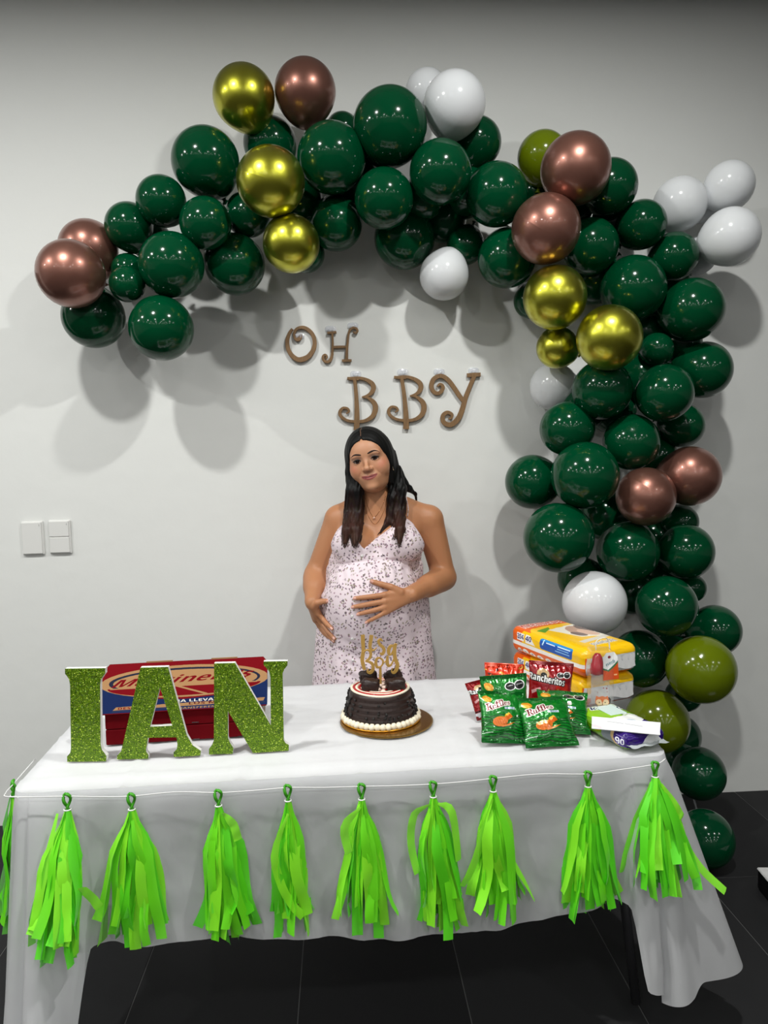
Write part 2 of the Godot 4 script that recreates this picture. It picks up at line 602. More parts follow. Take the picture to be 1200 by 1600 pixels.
func tablecloth() -> void:
	var st := begin()
	var rc := 0.045
	var fn := FastNoiseLite.new()
	fn.seed = 9
	fn.frequency = 3.0
	# upper side, with creases where it was folded
	var rows := []
	var nx := 100
	var nz := 44
	for j in nz + 1:
		var row := []
		for i in nx + 1:
			var x := lerpf(-HALF_L, HALF_L, float(i) / nx)
			var z := lerpf(HALF_W, -HALF_W, float(j) / nz)
			var y := TOP - 0.0035 + 0.0018 * fn.get_noise_2d(x * 1.3, z * 6.0) + 0.0022 * fn.get_noise_2d(x * 4.0 + 50.0 + z * 5.0, z * 12.0)
			for cx in [-0.56, -0.28, 0.02, 0.3, 0.57]:
				y += 0.0045 * exp(-pow((x - cx) / 0.006, 2))
			y += 0.0045 * exp(-pow((z - 0.02) / 0.006, 2)) + 0.0035 * exp(-pow((z - 0.30) / 0.006, 2))
			# pull the corners round
			var dx := absf(x) - (HALF_L - rc)
			var dz := absf(z) - (HALF_W - rc)
			if dx > 0 and dz > 0:
				var d := Vector2(dx, dz)
				var m := maxf(dx, dz)
				d = d * (m / d.length())
				x = signf(x) * (HALF_L - rc + d.x)
				z = signf(z) * (HALF_W - rc + d.y)
			row.append(Vector3(x, y, z))
		rows.append(row)
	sheet(st, rows)
	# the sides: hanging plastic with soft folds; the corners hang lower and stand out
	var total := 4 * (HALF_L - rc) + 4 * (HALF_W - rc) + TAU * rc
	var stations := []
	var s := 0.0
	while s < total:
		var q := rim(s, rc)
		stations.append(q)
		s += 0.0012 if q[2] >= 0.0 else ((0.006 if q[4] < 0.12 or q[4] > 0.9 else 0.0125) if q[3] == 0 else 0.02)
	stations.append(rim(0.0, rc))
	var down := 26
	rows = []
	for k in down + 1:
		var v := float(k) / down
		var row := []
		for q in stations:
			var p: Vector3 = q[0]
			var n: Vector3 = q[1]
			var share: float = q[2]
			var side: int = q[3]
			var t: float = q[4]
			var drop := 0.40
			var off := 0.004 + 0.02 * v
			var along := p.x if side in [0, 2] else p.z
			if share < 0.0:
				var near := 0.0      # 1 at a corner, falling off along the side
				var dl := minf(t, 1.0 - t) * (2 * HALF_L if side in [0, 2] else 2 * HALF_W)
				near = exp(-pow(dl / 0.09, 2))
				if side == 0:
					drop = 0.405 + 0.02 * sin(along * 4.0 + 0.4) - 0.05 * smoothstep(0.35, 0.8, along) * (1.0 - near) - 0.012 * smoothstep(-0.5, -0.8, along)
					off += v * (0.006 * sin(along * 23.0) + 0.008 * sin(along * 9.0 + 1.0) + 0.004 * sin(along * 51.0 + 2.0)) + 0.012 * fn.get_noise_2d(along * 1.6, v * 0.5) * v
				else:
					drop = 0.42
					off += v * (0.012 * sin(along * 19.0 + side) + 0.006 * sin(along * 41.0))
				off += near * v * 0.03
				if side == 0:
					# the spare cloth of each corner hangs lower beside the hem
					var dll := t * 2 * (HALF_L - rc)
					var dlr := (1.0 - t) * 2 * (HALF_L - rc)
					var sl := smoothstep(0.135, 0.095, dll)
					var sr := smoothstep(0.075, 0.045, dlr)
					drop += 0.24 * sl + 0.19 * sr
					off += v * (0.075 * sl + 0.03 * sr) - 0.03 * v * (exp(-pow((dll - 0.17) / 0.04, 2)) + exp(-pow((dlr - 0.11) / 0.04, 2)))
					off += v * 0.012 * sl * sin(dll * 55.0)
					for cx in [-0.56, -0.28, 0.02, 0.3, 0.57]:
						off += 0.0022 * exp(-pow((along - cx) / 0.006, 2))
				elif side == 1:
					off += v * 0.125 * exp(-pow((t * 2 * (HALF_W - rc)) / 0.16, 2))
					drop += 0.17 * smoothstep(0.09, 0.03, t * 2 * (HALF_W - rc))
				elif side == 3:
					drop += 0.2 * smoothstep(0.09, 0.03, (1.0 - t) * 2 * (HALF_W - rc))
			else:
				var m := sin(share * PI)
				drop = 0.62 + 0.03 * sin(share * 9.0 + 0.5)
				off = 0.004 + 0.02 * v + v * 0.03 * m
				if side == 4:
					off += v * (0.03 + 0.125 * smoothstep(0.1, 1.0, share) + 0.022 * sin(share * TAU * 1.5))
					drop = lerpf(0.63, 0.57, share) - 0.05 * smoothstep(0.35, 0.5, share) * (1.0 - share)
				elif side == 7:
					off += v * (0.075 * smoothstep(0.2, 1.0, share) + 0.02 * sin(share * TAU * 1.5))
					drop = 0.66
			var yy := TOP - 0.0035 - drop * v
			if v < 0.08:
				off = 0.004 * sqrt(v / 0.08) + (off - 0.004) * v / 0.08 * 0.9
				yy = TOP - 0.0035 - drop * v
			# horizontal fold crease
			off += 0.003 * exp(-pow((TOP - yy - 0.085) / 0.004, 2)) * (1.0 if share < 0.0 else 0.0)
			row.append(Vector3(p.x, yy, p.z) + n * off)
		rows.append(row)
	sheet(st, rows, false, true)
	var o := part("tablecloth", done(st), M.cloth, self, Transform3D(table_basis(), TABLE_AT))
	o.name = numbered("tablecloth")
	tag(o, "thin white plastic tablecloth draped over the folding table", "tablecloth")

# ------------------------------------------------------------------ balloons
func balloon_mesh() -> ArrayMesh:
	# unit radius, the neck towards -y
	var prof := []
	var n := 26
	for i in n + 1:
		var a := -PI / 2 + PI * i / n
		var y := sin(a)
		var r := cos(a)
		if y < 0:
			y *= 1.0 + 0.14 * pow(-y, 2.0)
			r *= 1.0 - 0.06 * pow(-sin(a), 2.0)
		prof.append(Vector2(r if i > 0 and i < n else 0.0, y))
	return lathe_mesh(prof, 44)

func knot_mesh() -> ArrayMesh:
	return lathe_mesh([Vector2(0.0, -1.12), Vector2(0.09, -1.11), Vector2(0.045, -1.14), Vector2(0.05, -1.17), Vector2(0.075, -1.19), Vector2(0.05, -1.215), Vector2(0.06, -1.24), Vector2(0.13, -1.31), Vector2(0.12, -1.315), Vector2(0.0, -1.23)].map(func(p): return p), 16)

const BALLOON_GROUPS := {"green": "dark green balloons of the garland", "rose": "rose-brown balloons of the garland", "gold": "chrome gold balloons of the garland", "white": "white balloons of the garland", "olive": "olive green balloons of the garland"}

func one_balloon(body: Mesh, knot: Mesh, colour: String, at: Vector3, r: float, label: String) -> void:
	# necks are tied to the garland's line behind
	var to := spine(at)
	var y := (at - to)
	if y.length() < 0.02:
		y = Vector3(0.2, 0.3, 1)
	y = y.normalized()
	var x := y.cross(Vector3(0.3, 0.2, 1)).normalized()
	var b := Basis(x, y, x.cross(y)) * Basis.from_scale(Vector3.ONE * r)
	var o := thing("balloon", label, "balloon", at, b, BALLOON_GROUPS[colour])
	part("body", body, M["balloon_" + colour], o)
	part("knot", knot, M["balloon_" + colour], o)

var line_pts := []
func spine(p: Vector3) -> Vector3:
	var best := Vector3.ZERO
	var bd := 1e9
	for i in line_pts.size() - 1:
		var a: Vector3 = line_pts[i]
		var b: Vector3 = line_pts[i + 1]
		var t := clampf((p - a).dot(b - a) / (b - a).length_squared(), 0, 1)
		var q := a.lerp(b, t)
		if q.distance_to(p) < bd:
			bd = q.distance_to(p)
			best = q
	return best

func balloons() -> void:
	line_pts = [Vector3(-0.988, 2.166, 0.160), Vector3(-0.670, 2.284, 0.160), Vector3(-0.469, 2.476, 0.160), Vector3(-0.173, 2.620, 0.160), Vector3(0.098, 2.621, 0.160), Vector3(0.396, 2.574, 0.160), Vector3(0.647, 2.478, 0.160), Vector3(0.954, 2.453, 0.160), Vector3(1.188, 2.230, 0.160), Vector3(1.191, 1.902, 0.160), Vector3(1.114, 1.596, 0.160), Vector3(1.116, 1.283, 0.160), Vector3(1.198, 1.017, 0.160), Vector3(1.309, 0.773, 0.160), Vector3(1.367, 0.499, 0.160), Vector3(1.426, 0.192, 0.160), Vector3(1.514, -0.093, 0.160)]
	var body := balloon_mesh()
	var knot := knot_mesh()
	var list := [
		["rose", Vector3(-0.926, 2.326, 0.194), 0.1086, "rose-brown balloon half hidden behind the brown balloon at the garland's left tip"],
		["rose", Vector3(-0.939, 2.195, 0.356), 0.1187, "rose-brown balloon in front at the far left tip of the garland"],
		["green", Vector3(-0.762, 2.397, 0.230), 0.0883, "dark green balloon touching the back rose-brown balloon near the left tip"],
		["green", Vector3(-0.629, 2.473, 0.282), 0.0904, "dark green balloon just below left of the leftmost high large green balloon"],
		["green", Vector3(-0.466, 2.616, 0.270), 0.1235, "large dark green balloon on the upper left shoulder of the garland"],
		["green", Vector3(-0.464, 2.378, 0.332), 0.0925, "dark green balloon left of the upper chrome gold balloon, above the left cluster"],
		["green", Vector3(-0.591, 2.232, 0.328), 0.1164, "dark green balloon above the lowest hanging left balloon, beside the tiny green one"],
		["green", Vector3(-0.751, 2.164, 0.330), 0.0638, "tiny dark green balloon right of the left front brown balloon"],
		["green", Vector3(-0.781, 2.246, 0.200), 0.0620, "small dark green balloon peeping out above the tiny green balloon at left"],
		["green", Vector3(-0.923, 2.077, 0.181), 0.1169, "dark green balloon partly under the left front rose-brown balloon"],
		["green", Vector3(-0.636, 2.006, 0.330), 0.1157, "dark green balloon hanging lowest at the left end of the garland"],
		["green", Vector3(-0.381, 2.266, 0.200), 0.1140, "shaded dark green balloon left of the lower chrome gold balloon"],
		["green", Vector3(-0.327, 2.451, 0.200), 0.0845, "dark green balloon half hidden behind the left side of the upper chrome gold balloon"],
		["gold", Vector3(-0.316, 2.833, 0.298), 0.1116, "olive gold chrome balloon standing on top of the arch beside the brown one"],
		["rose", Vector3(-0.095, 2.869, 0.270), 0.1125, "rose-brown balloon on top of the arch beside the olive gold chrome one"],
		["green", Vector3(-0.237, 2.721, 0.172), 0.1009, "dark green balloon under the top chrome gold balloon, behind the upper gold one"],
		["gold", Vector3(-0.220, 2.500, 0.400), 0.1201, "large bright chrome gold balloon in the middle of the left arch"],
		["gold", Vector3(-0.158, 2.306, 0.330), 0.1035, "chrome gold balloon hanging just below the large bright chrome gold one"],
		["green", Vector3(-0.113, 2.322, 0.140), 0.0738, "dark green balloon peeping out right behind the lower left chrome gold balloon"],
		["green", Vector3(-0.004, 2.613, 0.320), 0.1247, "large dark green balloon right of the large bright chrome gold balloon"],
		["green", Vector3(0.040, 2.791, 0.140), 0.0641, "dark green balloon showing only its top right of the top brown balloon"],
		["green", Vector3(0.007, 2.416, 0.200), 0.1003, "shaded dark green balloon right of the lower chrome gold balloon on the left"],
		["green", Vector3(0.209, 2.716, 0.340), 0.1349, "largest dark green balloon at the crown of the arch left of the white one"],
		["green", Vector3(0.184, 2.467, 0.330), 0.1076, "dark green balloon below the largest crown balloon"],
		["green", Vector3(0.275, 2.382, 0.134), 0.1195, "shaded dark green balloon on the underside of the arch left of the hanging white one"],
		["white", Vector3(0.363, 2.907, 0.200), 0.0816, "white balloon half hidden behind the front white balloon on the arch top"],
		["white", Vector3(0.446, 2.799, 0.336), 0.1128, "white balloon in front on the arch top right of the largest green balloon"],
		["green", Vector3(0.552, 2.722, 0.194), 0.0961, "dark green balloon behind the lower right of the top white balloon"],
		["green", Vector3(0.388, 2.550, 0.361), 0.1124, "dark green balloon directly below the top white balloon"],
		["green", Vector3(0.604, 2.488, 0.313), 0.1154, "dark green balloon left of the two large brown balloons at the right shoulder"],
		["green", Vector3(0.515, 2.350, 0.143), 0.0740, "small shaded dark green balloon above right of the hanging white balloon"],
		["white", Vector3(0.426, 2.232, 0.164), 0.0966, "single white balloon hanging on the underside of the arch"],
		["green", Vector3(0.441, 2.459, 0.101), 0.0860, "deep shaded dark green balloon inside the arch above the hanging white one"],
		["green", Vector3(0.795, 2.564, 0.123), 0.0580, "small dark green balloon between the olive balloon and the left brown balloon"],
		["olive", Vector3(0.805, 2.662, 0.217), 0.0966, "olive green balloon behind the upper brown balloon at the right shoulder"],
		["rose", Vector3(0.868, 2.542, 0.417), 0.1250, "larger upper brown balloon of the pair at the right shoulder"],
		["rose", Vector3(0.759, 2.331, 0.421), 0.1231, "lower brown balloon of the pair at the right shoulder, above the gold"],
		["green", Vector3(1.036, 2.521, 0.304), 0.1021, "dark green balloon behind the right side of the upper shoulder brown balloon"],
		["green", Vector3(0.973, 2.310, 0.276), 0.1053, "dark green balloon right of the lower shoulder brown balloon"],
		["green", Vector3(1.171, 2.390, 0.279), 0.0917, "dark green balloon left of the three outer white balloons"],
		["white", Vector3(1.355, 2.493, 0.200), 0.1027, "left white balloon of the outer cluster at the upper right"],
		["white", Vector3(1.538, 2.552, 0.227), 0.0945, "uppermost white balloon of the outer cluster at the upper right"],
		["white", Vector3(1.510, 2.340, 0.295), 0.1087, "lowest front white balloon of the outer cluster at the upper right"],
		["white", Vector3(1.456, 2.308, 0.147), 0.0746, "white balloon tucked behind the lowest front white one at the right"],
		["white", Vector3(1.486, 2.507, 0.113), 0.0611, "small white balloon wedged between the other outer white balloons"],
		["green", Vector3(1.312, 2.279, 0.247), 0.0923, "dark green balloon under the left outer white balloon"],
		["green", Vector3(1.136, 2.150, 0.284), 0.1239, "large dark green balloon above right of the largest right chrome gold balloon"],
		["green", Vector3(0.656, 2.273, 0.249), 0.1105, "dark green balloon at the inner right of the arch left of the gold balloon"],
		["gold", Vector3(0.798, 2.094, 0.400), 0.1153, "chrome gold balloon below the lower shoulder brown balloon"],
		["green", Vector3(0.781, 2.136, 0.140), 0.0720, "dark green balloon peeping out left behind the upper right chrome gold balloon"],
		["gold", Vector3(0.977, 1.937, 0.466), 0.1164, "large chrome gold balloon in front on the right column"],
		["gold", Vector3(0.846, 1.932, 0.270), 0.0802, "smallest chrome gold balloon below the other two on the right column"],
		["white", Vector3(0.877, 1.798, 0.115), 0.0958, "white balloon behind and below the smallest chrome gold balloon"],
		["green", Vector3(1.363, 2.066, 0.300), 0.1183, "dark green balloon furthest right below the outer white balloons"],
		["green", Vector3(1.231, 1.919, 0.284), 0.0639, "small dark green balloon right of the large front chrome gold balloon"],
		["green", Vector3(1.435, 1.843, 0.249), 0.1099, "dark green balloon at the right edge halfway up the column"],
		["green", Vector3(0.993, 1.762, 0.352), 0.1113, "dark green balloon directly below the large front chrome gold balloon"],
		["green", Vector3(1.211, 1.743, 0.400), 0.1064, "dark green balloon in front beside the right edge balloon halfway up the column"],
		["green", Vector3(1.374, 1.628, 0.205), 0.0873, "dark green balloon behind, above the right brown balloon of the lower pair"],
		["green", Vector3(0.874, 1.620, 0.302), 0.1037, "dark green balloon below the white one on the inner side of the right column"],
		["green", Vector3(1.115, 1.564, 0.330), 0.1070, "dark green balloon above left of the lower pair of brown balloons"],
		["green", Vector3(0.766, 1.415, 0.200), 0.1084, "dark green balloon sticking out furthest left of the right column"],
		["green", Vector3(0.909, 1.443, 0.408), 0.1249, "large dark green balloon in front, left of the lower pair of brown balloons"],
		["rose", Vector3(1.348, 1.430, 0.330), 0.1149, "right brown balloon of the lower pair on the right column"],
		["rose", Vector3(1.144, 1.359, 0.400), 0.1096, "left front brown balloon of the lower pair on the right column"],
		["green", Vector3(1.371, 1.242, 0.207), 0.0711, "dark green balloon peeping out below the right brown balloon of the lower pair"],
		["green", Vector3(0.812, 1.212, 0.400), 0.1310, "large dark green balloon above the white balloon by the diaper packs"],
		["green", Vector3(1.105, 1.145, 0.330), 0.1193, "dark green balloon below the left front brown balloon of the lower pair"],
		["green", Vector3(1.344, 1.134, 0.309), 0.1084, "dark green balloon on the right edge below the lower brown pair"],
		["green", Vector3(0.962, 1.017, 0.200), 0.0914, "shaded dark green balloon behind the top of the white balloon by the diaper packs"],
		["white", Vector3(0.950, 0.961, 0.400), 0.1202, "white balloon resting above the stacked diaper packs"],
		["green", Vector3(1.228, 0.940, 0.400), 0.1148, "dark green balloon right of the white balloon above the olive pair"],
		["green", Vector3(1.412, 0.973, 0.228), 0.0571, "dark green balloon sliver behind, right of the balloon above the olive pair"],
		["green", Vector3(1.489, 0.807, 0.270), 0.1013, "dark green balloon at the right edge behind the upper olive balloon"],
		["green", Vector3(1.182, 0.702, 0.270), 0.1138, "dark green balloon behind the right ends of the diaper packs"],
		["olive", Vector3(1.337, 0.708, 0.460), 0.1265, "upper olive green balloon of the pair beside the table"],
		["olive", Vector3(1.229, 0.465, 0.330), 0.1236, "lower olive green balloon behind the table's right corner"],
		["green", Vector3(1.402, 0.524, 0.200), 0.0703, "shaded dark green balloon between the two olive balloons"],
		["green", Vector3(1.393, 0.253, 0.345), 0.1026, "upper dark green balloon beside the right tablecloth corner"],
		["green", Vector3(1.380, 0.251, 0.209), 0.0770, "dark green balloon peeping out behind the tablecloth above the floor balloons"],
		["green", Vector3(1.314, 0.102, 0.557), 0.1030, "lowest dark green balloon touching the floor behind the tablecloth"],
		["green", Vector3(-0.127, 2.526, 0.140), 0.0832, "deep shaded dark green balloon in the gap right of the large chrome gold one"],
		["green", Vector3(0.340, 2.511, 0.202), 0.0848, "deep shaded dark green balloon in the gap under the arch crown"],
		["green", Vector3(1.118, 1.701, 0.112), 0.0970, "deep shaded dark green balloon in the column gap below the front gold balloon"],
		["green", Vector3(1.083, 1.269, 0.140), 0.1030, "deep shaded dark green balloon in the column gap beside the front brown balloon"],
		["green", Vector3(1.192, 0.947, 0.142), 0.0928, "deep shaded dark green balloon in the column gap right of the white balloon"],
		["green", Vector3(1.262, 2.010, 0.115), 0.1001, "deep shaded dark green balloon in the column gap behind the front gold balloon"],
		["green", Vector3(0.943, 2.518, 0.112), 0.0972, "deep shaded dark green balloon in the gap behind the shoulder brown pair"],
		["green", Vector3(1.421, 0.311, 0.108), 0.0932, "deep shaded dark green balloon behind the lower olive balloon"],
		["green", Vector3(1.374, 0.684, 0.140), 0.1028, "deep shaded dark green balloon behind the upper olive balloon"],
		["green", Vector3(1.041, 2.225, 0.120), 0.1015, "deep shaded dark green balloon behind the upper right chrome gold balloon's right side"],
		["green", Vector3(1.348, 2.221, 0.109), 0.0938, "deep shaded dark green balloon behind the gap under the outer white cluster"],
		["green", Vector3(1.213, 1.824, 0.172), 0.1017, "deep shaded dark green balloon behind the gap right of the white column balloon"],
		["green", Vector3(1.383, 1.965, 0.155), 0.0862, "deep shaded dark green balloon behind the small one right of the front gold"],
		["green", Vector3(0.978, 1.699, 0.185), 0.0850, "deep shaded dark green balloon behind the white column balloon's lower right"],
		["green", Vector3(1.290, 1.502, 0.135), 0.0941, "deep shaded dark green balloon behind the lower pair of brown balloons"],
		["green", Vector3(1.298, 1.169, 0.113), 0.0983, "deep shaded dark green balloon behind the gap below the lower brown pair"],
		["green", Vector3(1.350, 1.007, 0.124), 0.0903, "deep shaded dark green balloon behind the gap above the olive pair's neighbours"],
		["green", Vector3(0.098, 2.592, 0.140), 0.0928, "deep shaded dark green balloon behind the gap left under the arch crown"],
		["green", Vector3(0.519, 2.547, 0.170), 0.0927, "deep shaded dark green balloon behind the gap right under the arch crown"],
		["green", Vector3(-0.718, 2.386, 0.098), 0.0806, "deep shaded dark green balloon behind the gap in the left cluster"],
		["green", Vector3(0.951, 2.535, 0.208), 0.0889, "deep shaded dark green balloon between the two shoulder browns, far behind"],
		["green", Vector3(1.120, 2.450, 0.131), 0.0918, "deep shaded dark green balloon behind the gap right of the upper shoulder brown"],
	]
	for b in list:
		one_balloon(body, knot, b[0], b[1], b[2], b[3])
	var o := part("garland_strip", tube_mesh(smooth_path(line_pts, 4), 0.004, 6), M.plastic_clear, self)
	o.name = numbered("garland_strip")
	tag(o, "thin clear plastic strip inside the garland that the balloons are tied to", "garland strip")

# ------------------------------------------------------------------ signed distances and their meshing
func sd_ell(p: Vector3, c: Vector3, r: Vector3) -> float:
	var q := p - c
	var a := q / r
	var k0 := a.length()
	var k1 := (a / r).length()
	return k0 * (k0 - 1.0) / maxf(k1, 0.0001)

func sd_cap(p: Vector3, a: Vector3, b: Vector3, ra: float, rb: float) -> float:
	var ab := b - a
	var t := clampf((p - a).dot(ab) / ab.length_squared(), 0.0, 1.0)
	return (p - a - ab * t).length() - lerpf(ra, rb, t)

func smin(a: float, b: float, k: float) -> float:
	var h := maxf(k - absf(a - b), 0.0) / k
	return minf(a, b) - h * h * k * 0.25

func smax(a: float, b: float, k: float) -> float:
	return -smin(-a, -b, k)

# surface nets; only blocks near the surface are looked at. Returns [points, triangles (counter-clockwise)]
func mesh_field(f: Callable, lo: Vector3, hi: Vector3, h: float, slack := 1.25) -> Array:
	var B := 4
	var nb := Vector3i(((hi - lo) / (h * B)).ceil())
	var n := nb * B
	var sx := n.x + 1
	var sy := n.y + 1
	var val := PackedFloat32Array()
	val.resize(sx * sy * (n.z + 1))
	val.fill(1e9)
	var active := []
	var reach := h * B * 0.8661 * slack
	for bz in nb.z:
		for by in nb.y:
			for bx in nb.x:
				var d: float = f.call(lo + Vector3(bx + 0.5, by + 0.5, bz + 0.5) * (h * B))
				if absf(d) > reach:
					continue
				active.append(Vector3i(bx, by, bz))
				for z in range(bz * B, bz * B + B + 1):
					for y in range(by * B, by * B + B + 1):
						var row := (z * sy + y) * sx
						for x in range(bx * B, bx * B + B + 1):
							if val[row + x] > 1e8:
								val[row + x] = f.call(lo + Vector3(x, y, z) * h)
	var pts := PackedVector3Array()
	var at := {}
	var sz := sx * sy
	var off := [0, 1, sx, sx + 1, sz, sz + 1, sz + sx, sz + sx + 1]
	var corner_at := [Vector3(0, 0, 0), Vector3(1, 0, 0), Vector3(0, 1, 0), Vector3(1, 1, 0), Vector3(0, 0, 1), Vector3(1, 0, 1), Vector3(0, 1, 1), Vector3(1, 1, 1)]
	var edges := [[0, 1], [2, 3], [4, 5], [6, 7], [0, 2], [1, 3], [4, 6], [5, 7], [0, 4], [1, 5], [2, 6], [3, 7]]
	for b in active:
		for z in range(b.z * B, b.z * B + B):
			for y in range(b.y * B, b.y * B + B):
				for x in range(b.x * B, b.x * B + B):
					var i0 := (z * sy + y) * sx + x
					var neg := 0
					for k in 8:
						if val[i0 + off[k]] < 0.0:
							neg += 1
					if neg == 0 or neg == 8:
						continue
					var sum := Vector3.ZERO
					var cnt := 0
					for e in edges:
						var a := val[i0 + off[e[0]]]
						var c := val[i0 + off[e[1]]]
						if (a < 0.0) != (c < 0.0):
							sum += corner_at[e[0]].lerp(corner_at[e[1]], a / (a - c))
							cnt += 1
					at[i0] = pts.size()
					pts.append(lo + (Vector3(x, y, z) + sum / cnt) * h)
	var ids := PackedInt32Array()
	for i0 in at:
		for ax in 3:
			var step: int = [1, sx, sz][ax]
			var u: int = [sx, sz, 1][ax]
			var w: int = [sz, 1, sx][ax]
			var a := val[i0]
			var c := val[i0 + step]
			if (a < 0.0) == (c < 0.0) or absf(c) > 1e8:
				continue
			if not (at.has(i0 - u) and at.has(i0 - w) and at.has(i0 - u - w)):
				continue
			var q := [at[i0 - u - w], at[i0 - w], at[i0], at[i0 - u]]
			if a >= 0.0:
				q.reverse()
			ids.append_array(PackedInt32Array([q[0], q[1], q[2], q[0], q[2], q[3]]))
	return [pts, ids]

# joins such meshes into one, with smooth normals and colours by paint.call(point)
func field_mesh(pieces: Array) -> ArrayMesh:
	var P := PackedVector3Array()
	var I := PackedInt32Array()
	var C := PackedColorArray()
	for pc in pieces:
		var base := P.size()
		var t: Transform3D = pc[2]
		for p in pc[0][0]:
			P.append(t * p)
			C.append(pc[1].call(p) if pc[1] is Callable else pc[1])
		for i in pc[0][1]:
			I.append(base + i)
	var N := PackedVector3Array()
	N.resize(P.size())
	for i in range(0, I.size(), 3):
		var g := (P[I[i + 1]] - P[I[i]]).cross(P[I[i + 2]] - P[I[i]])
		for k in 3:
			N[I[i + k]] += g
	for i in N.size():
		N[i] = N[i].normalized()
	for i in range(0, I.size(), 3):
		var t := I[i + 1]
		I[i + 1] = I[i + 2]
		I[i + 2] = t
	var arr := []
	arr.resize(Mesh.ARRAY_MAX)
	arr[Mesh.ARRAY_VERTEX] = P
	arr[Mesh.ARRAY_NORMAL] = N
	arr[Mesh.ARRAY_COLOR] = C
	arr[Mesh.ARRAY_INDEX] = I
	var m := ArrayMesh.new()
	m.add_surface_from_arrays(Mesh.PRIMITIVE_TRIANGLES, arr)
	return m

# ------------------------------------------------------------------ the woman
const WOMAN_AT := Vector3(0.135, 0, 0.32)
const NECK := Vector3(0.004, 1.36, -0.045)
const SH_L := Vector3(-0.143, 1.290, -0.055)
const SH_R := Vector3(0.205, 1.280, -0.05)
const EL_L := Vector3(-0.236, 1.075, -0.06)
const EL_R := Vector3(0.262, 1.050, -0.055)
const WR_L := Vector3(-0.247, 0.996, 0.085)
var wr_r := Vector3(0.105, 1.035, 0.18)
var head_t := Transform3D()

func sd_torso(p: Vector3) -> float:
	var d := sd_ell(p, Vector3(0.008, 1.215, -0.045), Vector3(0.172, 0.165, 0.098))
	d = smin(d, sd_ell(p, Vector3(-0.088, 1.203, 0.042), Vector3(0.086, 0.074, 0.082)), 0.035)
	d = smin(d, sd_ell(p, Vector3(0.084, 1.200, 0.046), Vector3(0.092, 0.078, 0.086)), 0.035)
	d = smin(d, sd_ell(p, Vector3(-0.008, 1.09, -0.035), Vector3(0.187, 0.16, 0.112)), 0.03)
	d = smin(d, sd_ell(p, Vector3(-0.025, 0.985, 0.045), Vector3(0.182, 0.185, 0.168)), 0.05)
	d = smin(d, sd_ell(p, Vector3(-0.005, 0.91, -0.04), Vector3(0.192, 0.2, 0.125)), 0.04)
	return d

func sd_body(p: Vector3) -> float:
	var d := sd_torso(p) + 0.007
	var s := smin(sd_cap(p, NECK, SH_L, 0.052, 0.05), sd_cap(p, NECK, SH_R, 0.052, 0.052), 0.03)
	s = smin(s, sd_cap(p, Vector3(0.004, 1.33, -0.045), Vector3(-0.028, 1.47, -0.002), 0.053, 0.05), 0.04)
	d = smin(d, s, 0.05)
	# collar bones
	d = smin(d, sd_cap(p, Vector3(-0.02, 1.33, 0.012), Vector3(-0.105, 1.338, -0.022), 0.006, 0.005), 0.02)
	d = smin(d, sd_cap(p, Vector3(0.03, 1.33, 0.014), Vector3(0.135, 1.335, -0.022), 0.006, 0.005), 0.02)
	if p.y > 0.9 and p.x < 0.0:
		d = smin(d, arm_left(p), 0.014)
	if p.y > 0.9 and p.x > 0.0:
		d = smin(d, arm_right(p), 0.014)
	if p.y < 0.95:
		d = legs(p, d)
	return d

func arm_left(p: Vector3) -> float:
	var al := sd_cap(p, SH_L, EL_L, 0.053, 0.041)
	al = smin(al, sd_cap(p, EL_L, WR_L, 0.043, 0.028), 0.02)
	al = smin(al, sd_cap(p, EL_L.lerp(WR_L, 0.2), EL_L.lerp(WR_L, 0.45), 0.043, 0.040), 0.02)
	return al

func arm_right(p: Vector3) -> float:
	var ar := sd_cap(p, SH_R, EL_R, 0.056, 0.046)
	ar = smin(ar, sd_cap(p, EL_R, wr_r, 0.045, 0.029), 0.02)
	ar = smin(ar, sd_cap(p, EL_R.lerp(wr_r, 0.15), EL_R.lerp(wr_r, 0.5), 0.046, 0.041), 0.02)
	return ar

func legs(p: Vector3, d: float) -> float:
	for sx in [-1, 1]:
		var hip := Vector3(-0.005 + sx * 0.085, 0.86, -0.03)
		var knee := Vector3(-0.005 + sx * 0.085, 0.45, -0.02)
		var ankle := Vector3(-0.005 + sx * 0.085, 0.09, -0.05)
		d = smin(d, sd_cap(p, hip, knee, 0.088, 0.055), 0.03)
		d = smin(d, sd_cap(p, knee, ankle, 0.055, 0.034), 0.02)
		d = smin(d, sd_cap(p, ankle + Vector3(0, 0, -0.01), ankle + Vector3(0, -0.05, 0), 0.034, 0.034), 0.02)
		d = smin(d, sd_cap(p, ankle + Vector3(0, -0.048, 0), ankle + Vector3(sx * 0.012, -0.062, 0.13), 0.033, 0.027), 0.02)
	return d

func neckline(p: Vector3) -> float:
	if p.z < -0.05:
		return 1.21
	var x := p.x
	if x < -0.128:
		return remap(clampf(x, -0.186, -0.128), -0.186, -0.128, 1.185, 1.305)
	if x < -0.055:
		return remap(x, -0.128, -0.055, 1.305, 1.192)
	if x < 0.118:
		return remap(x, -0.055, 0.118, 1.192, 1.312)
	return remap(clampf(x, 0.118, 0.19), 0.118, 0.19, 1.312, 1.175)

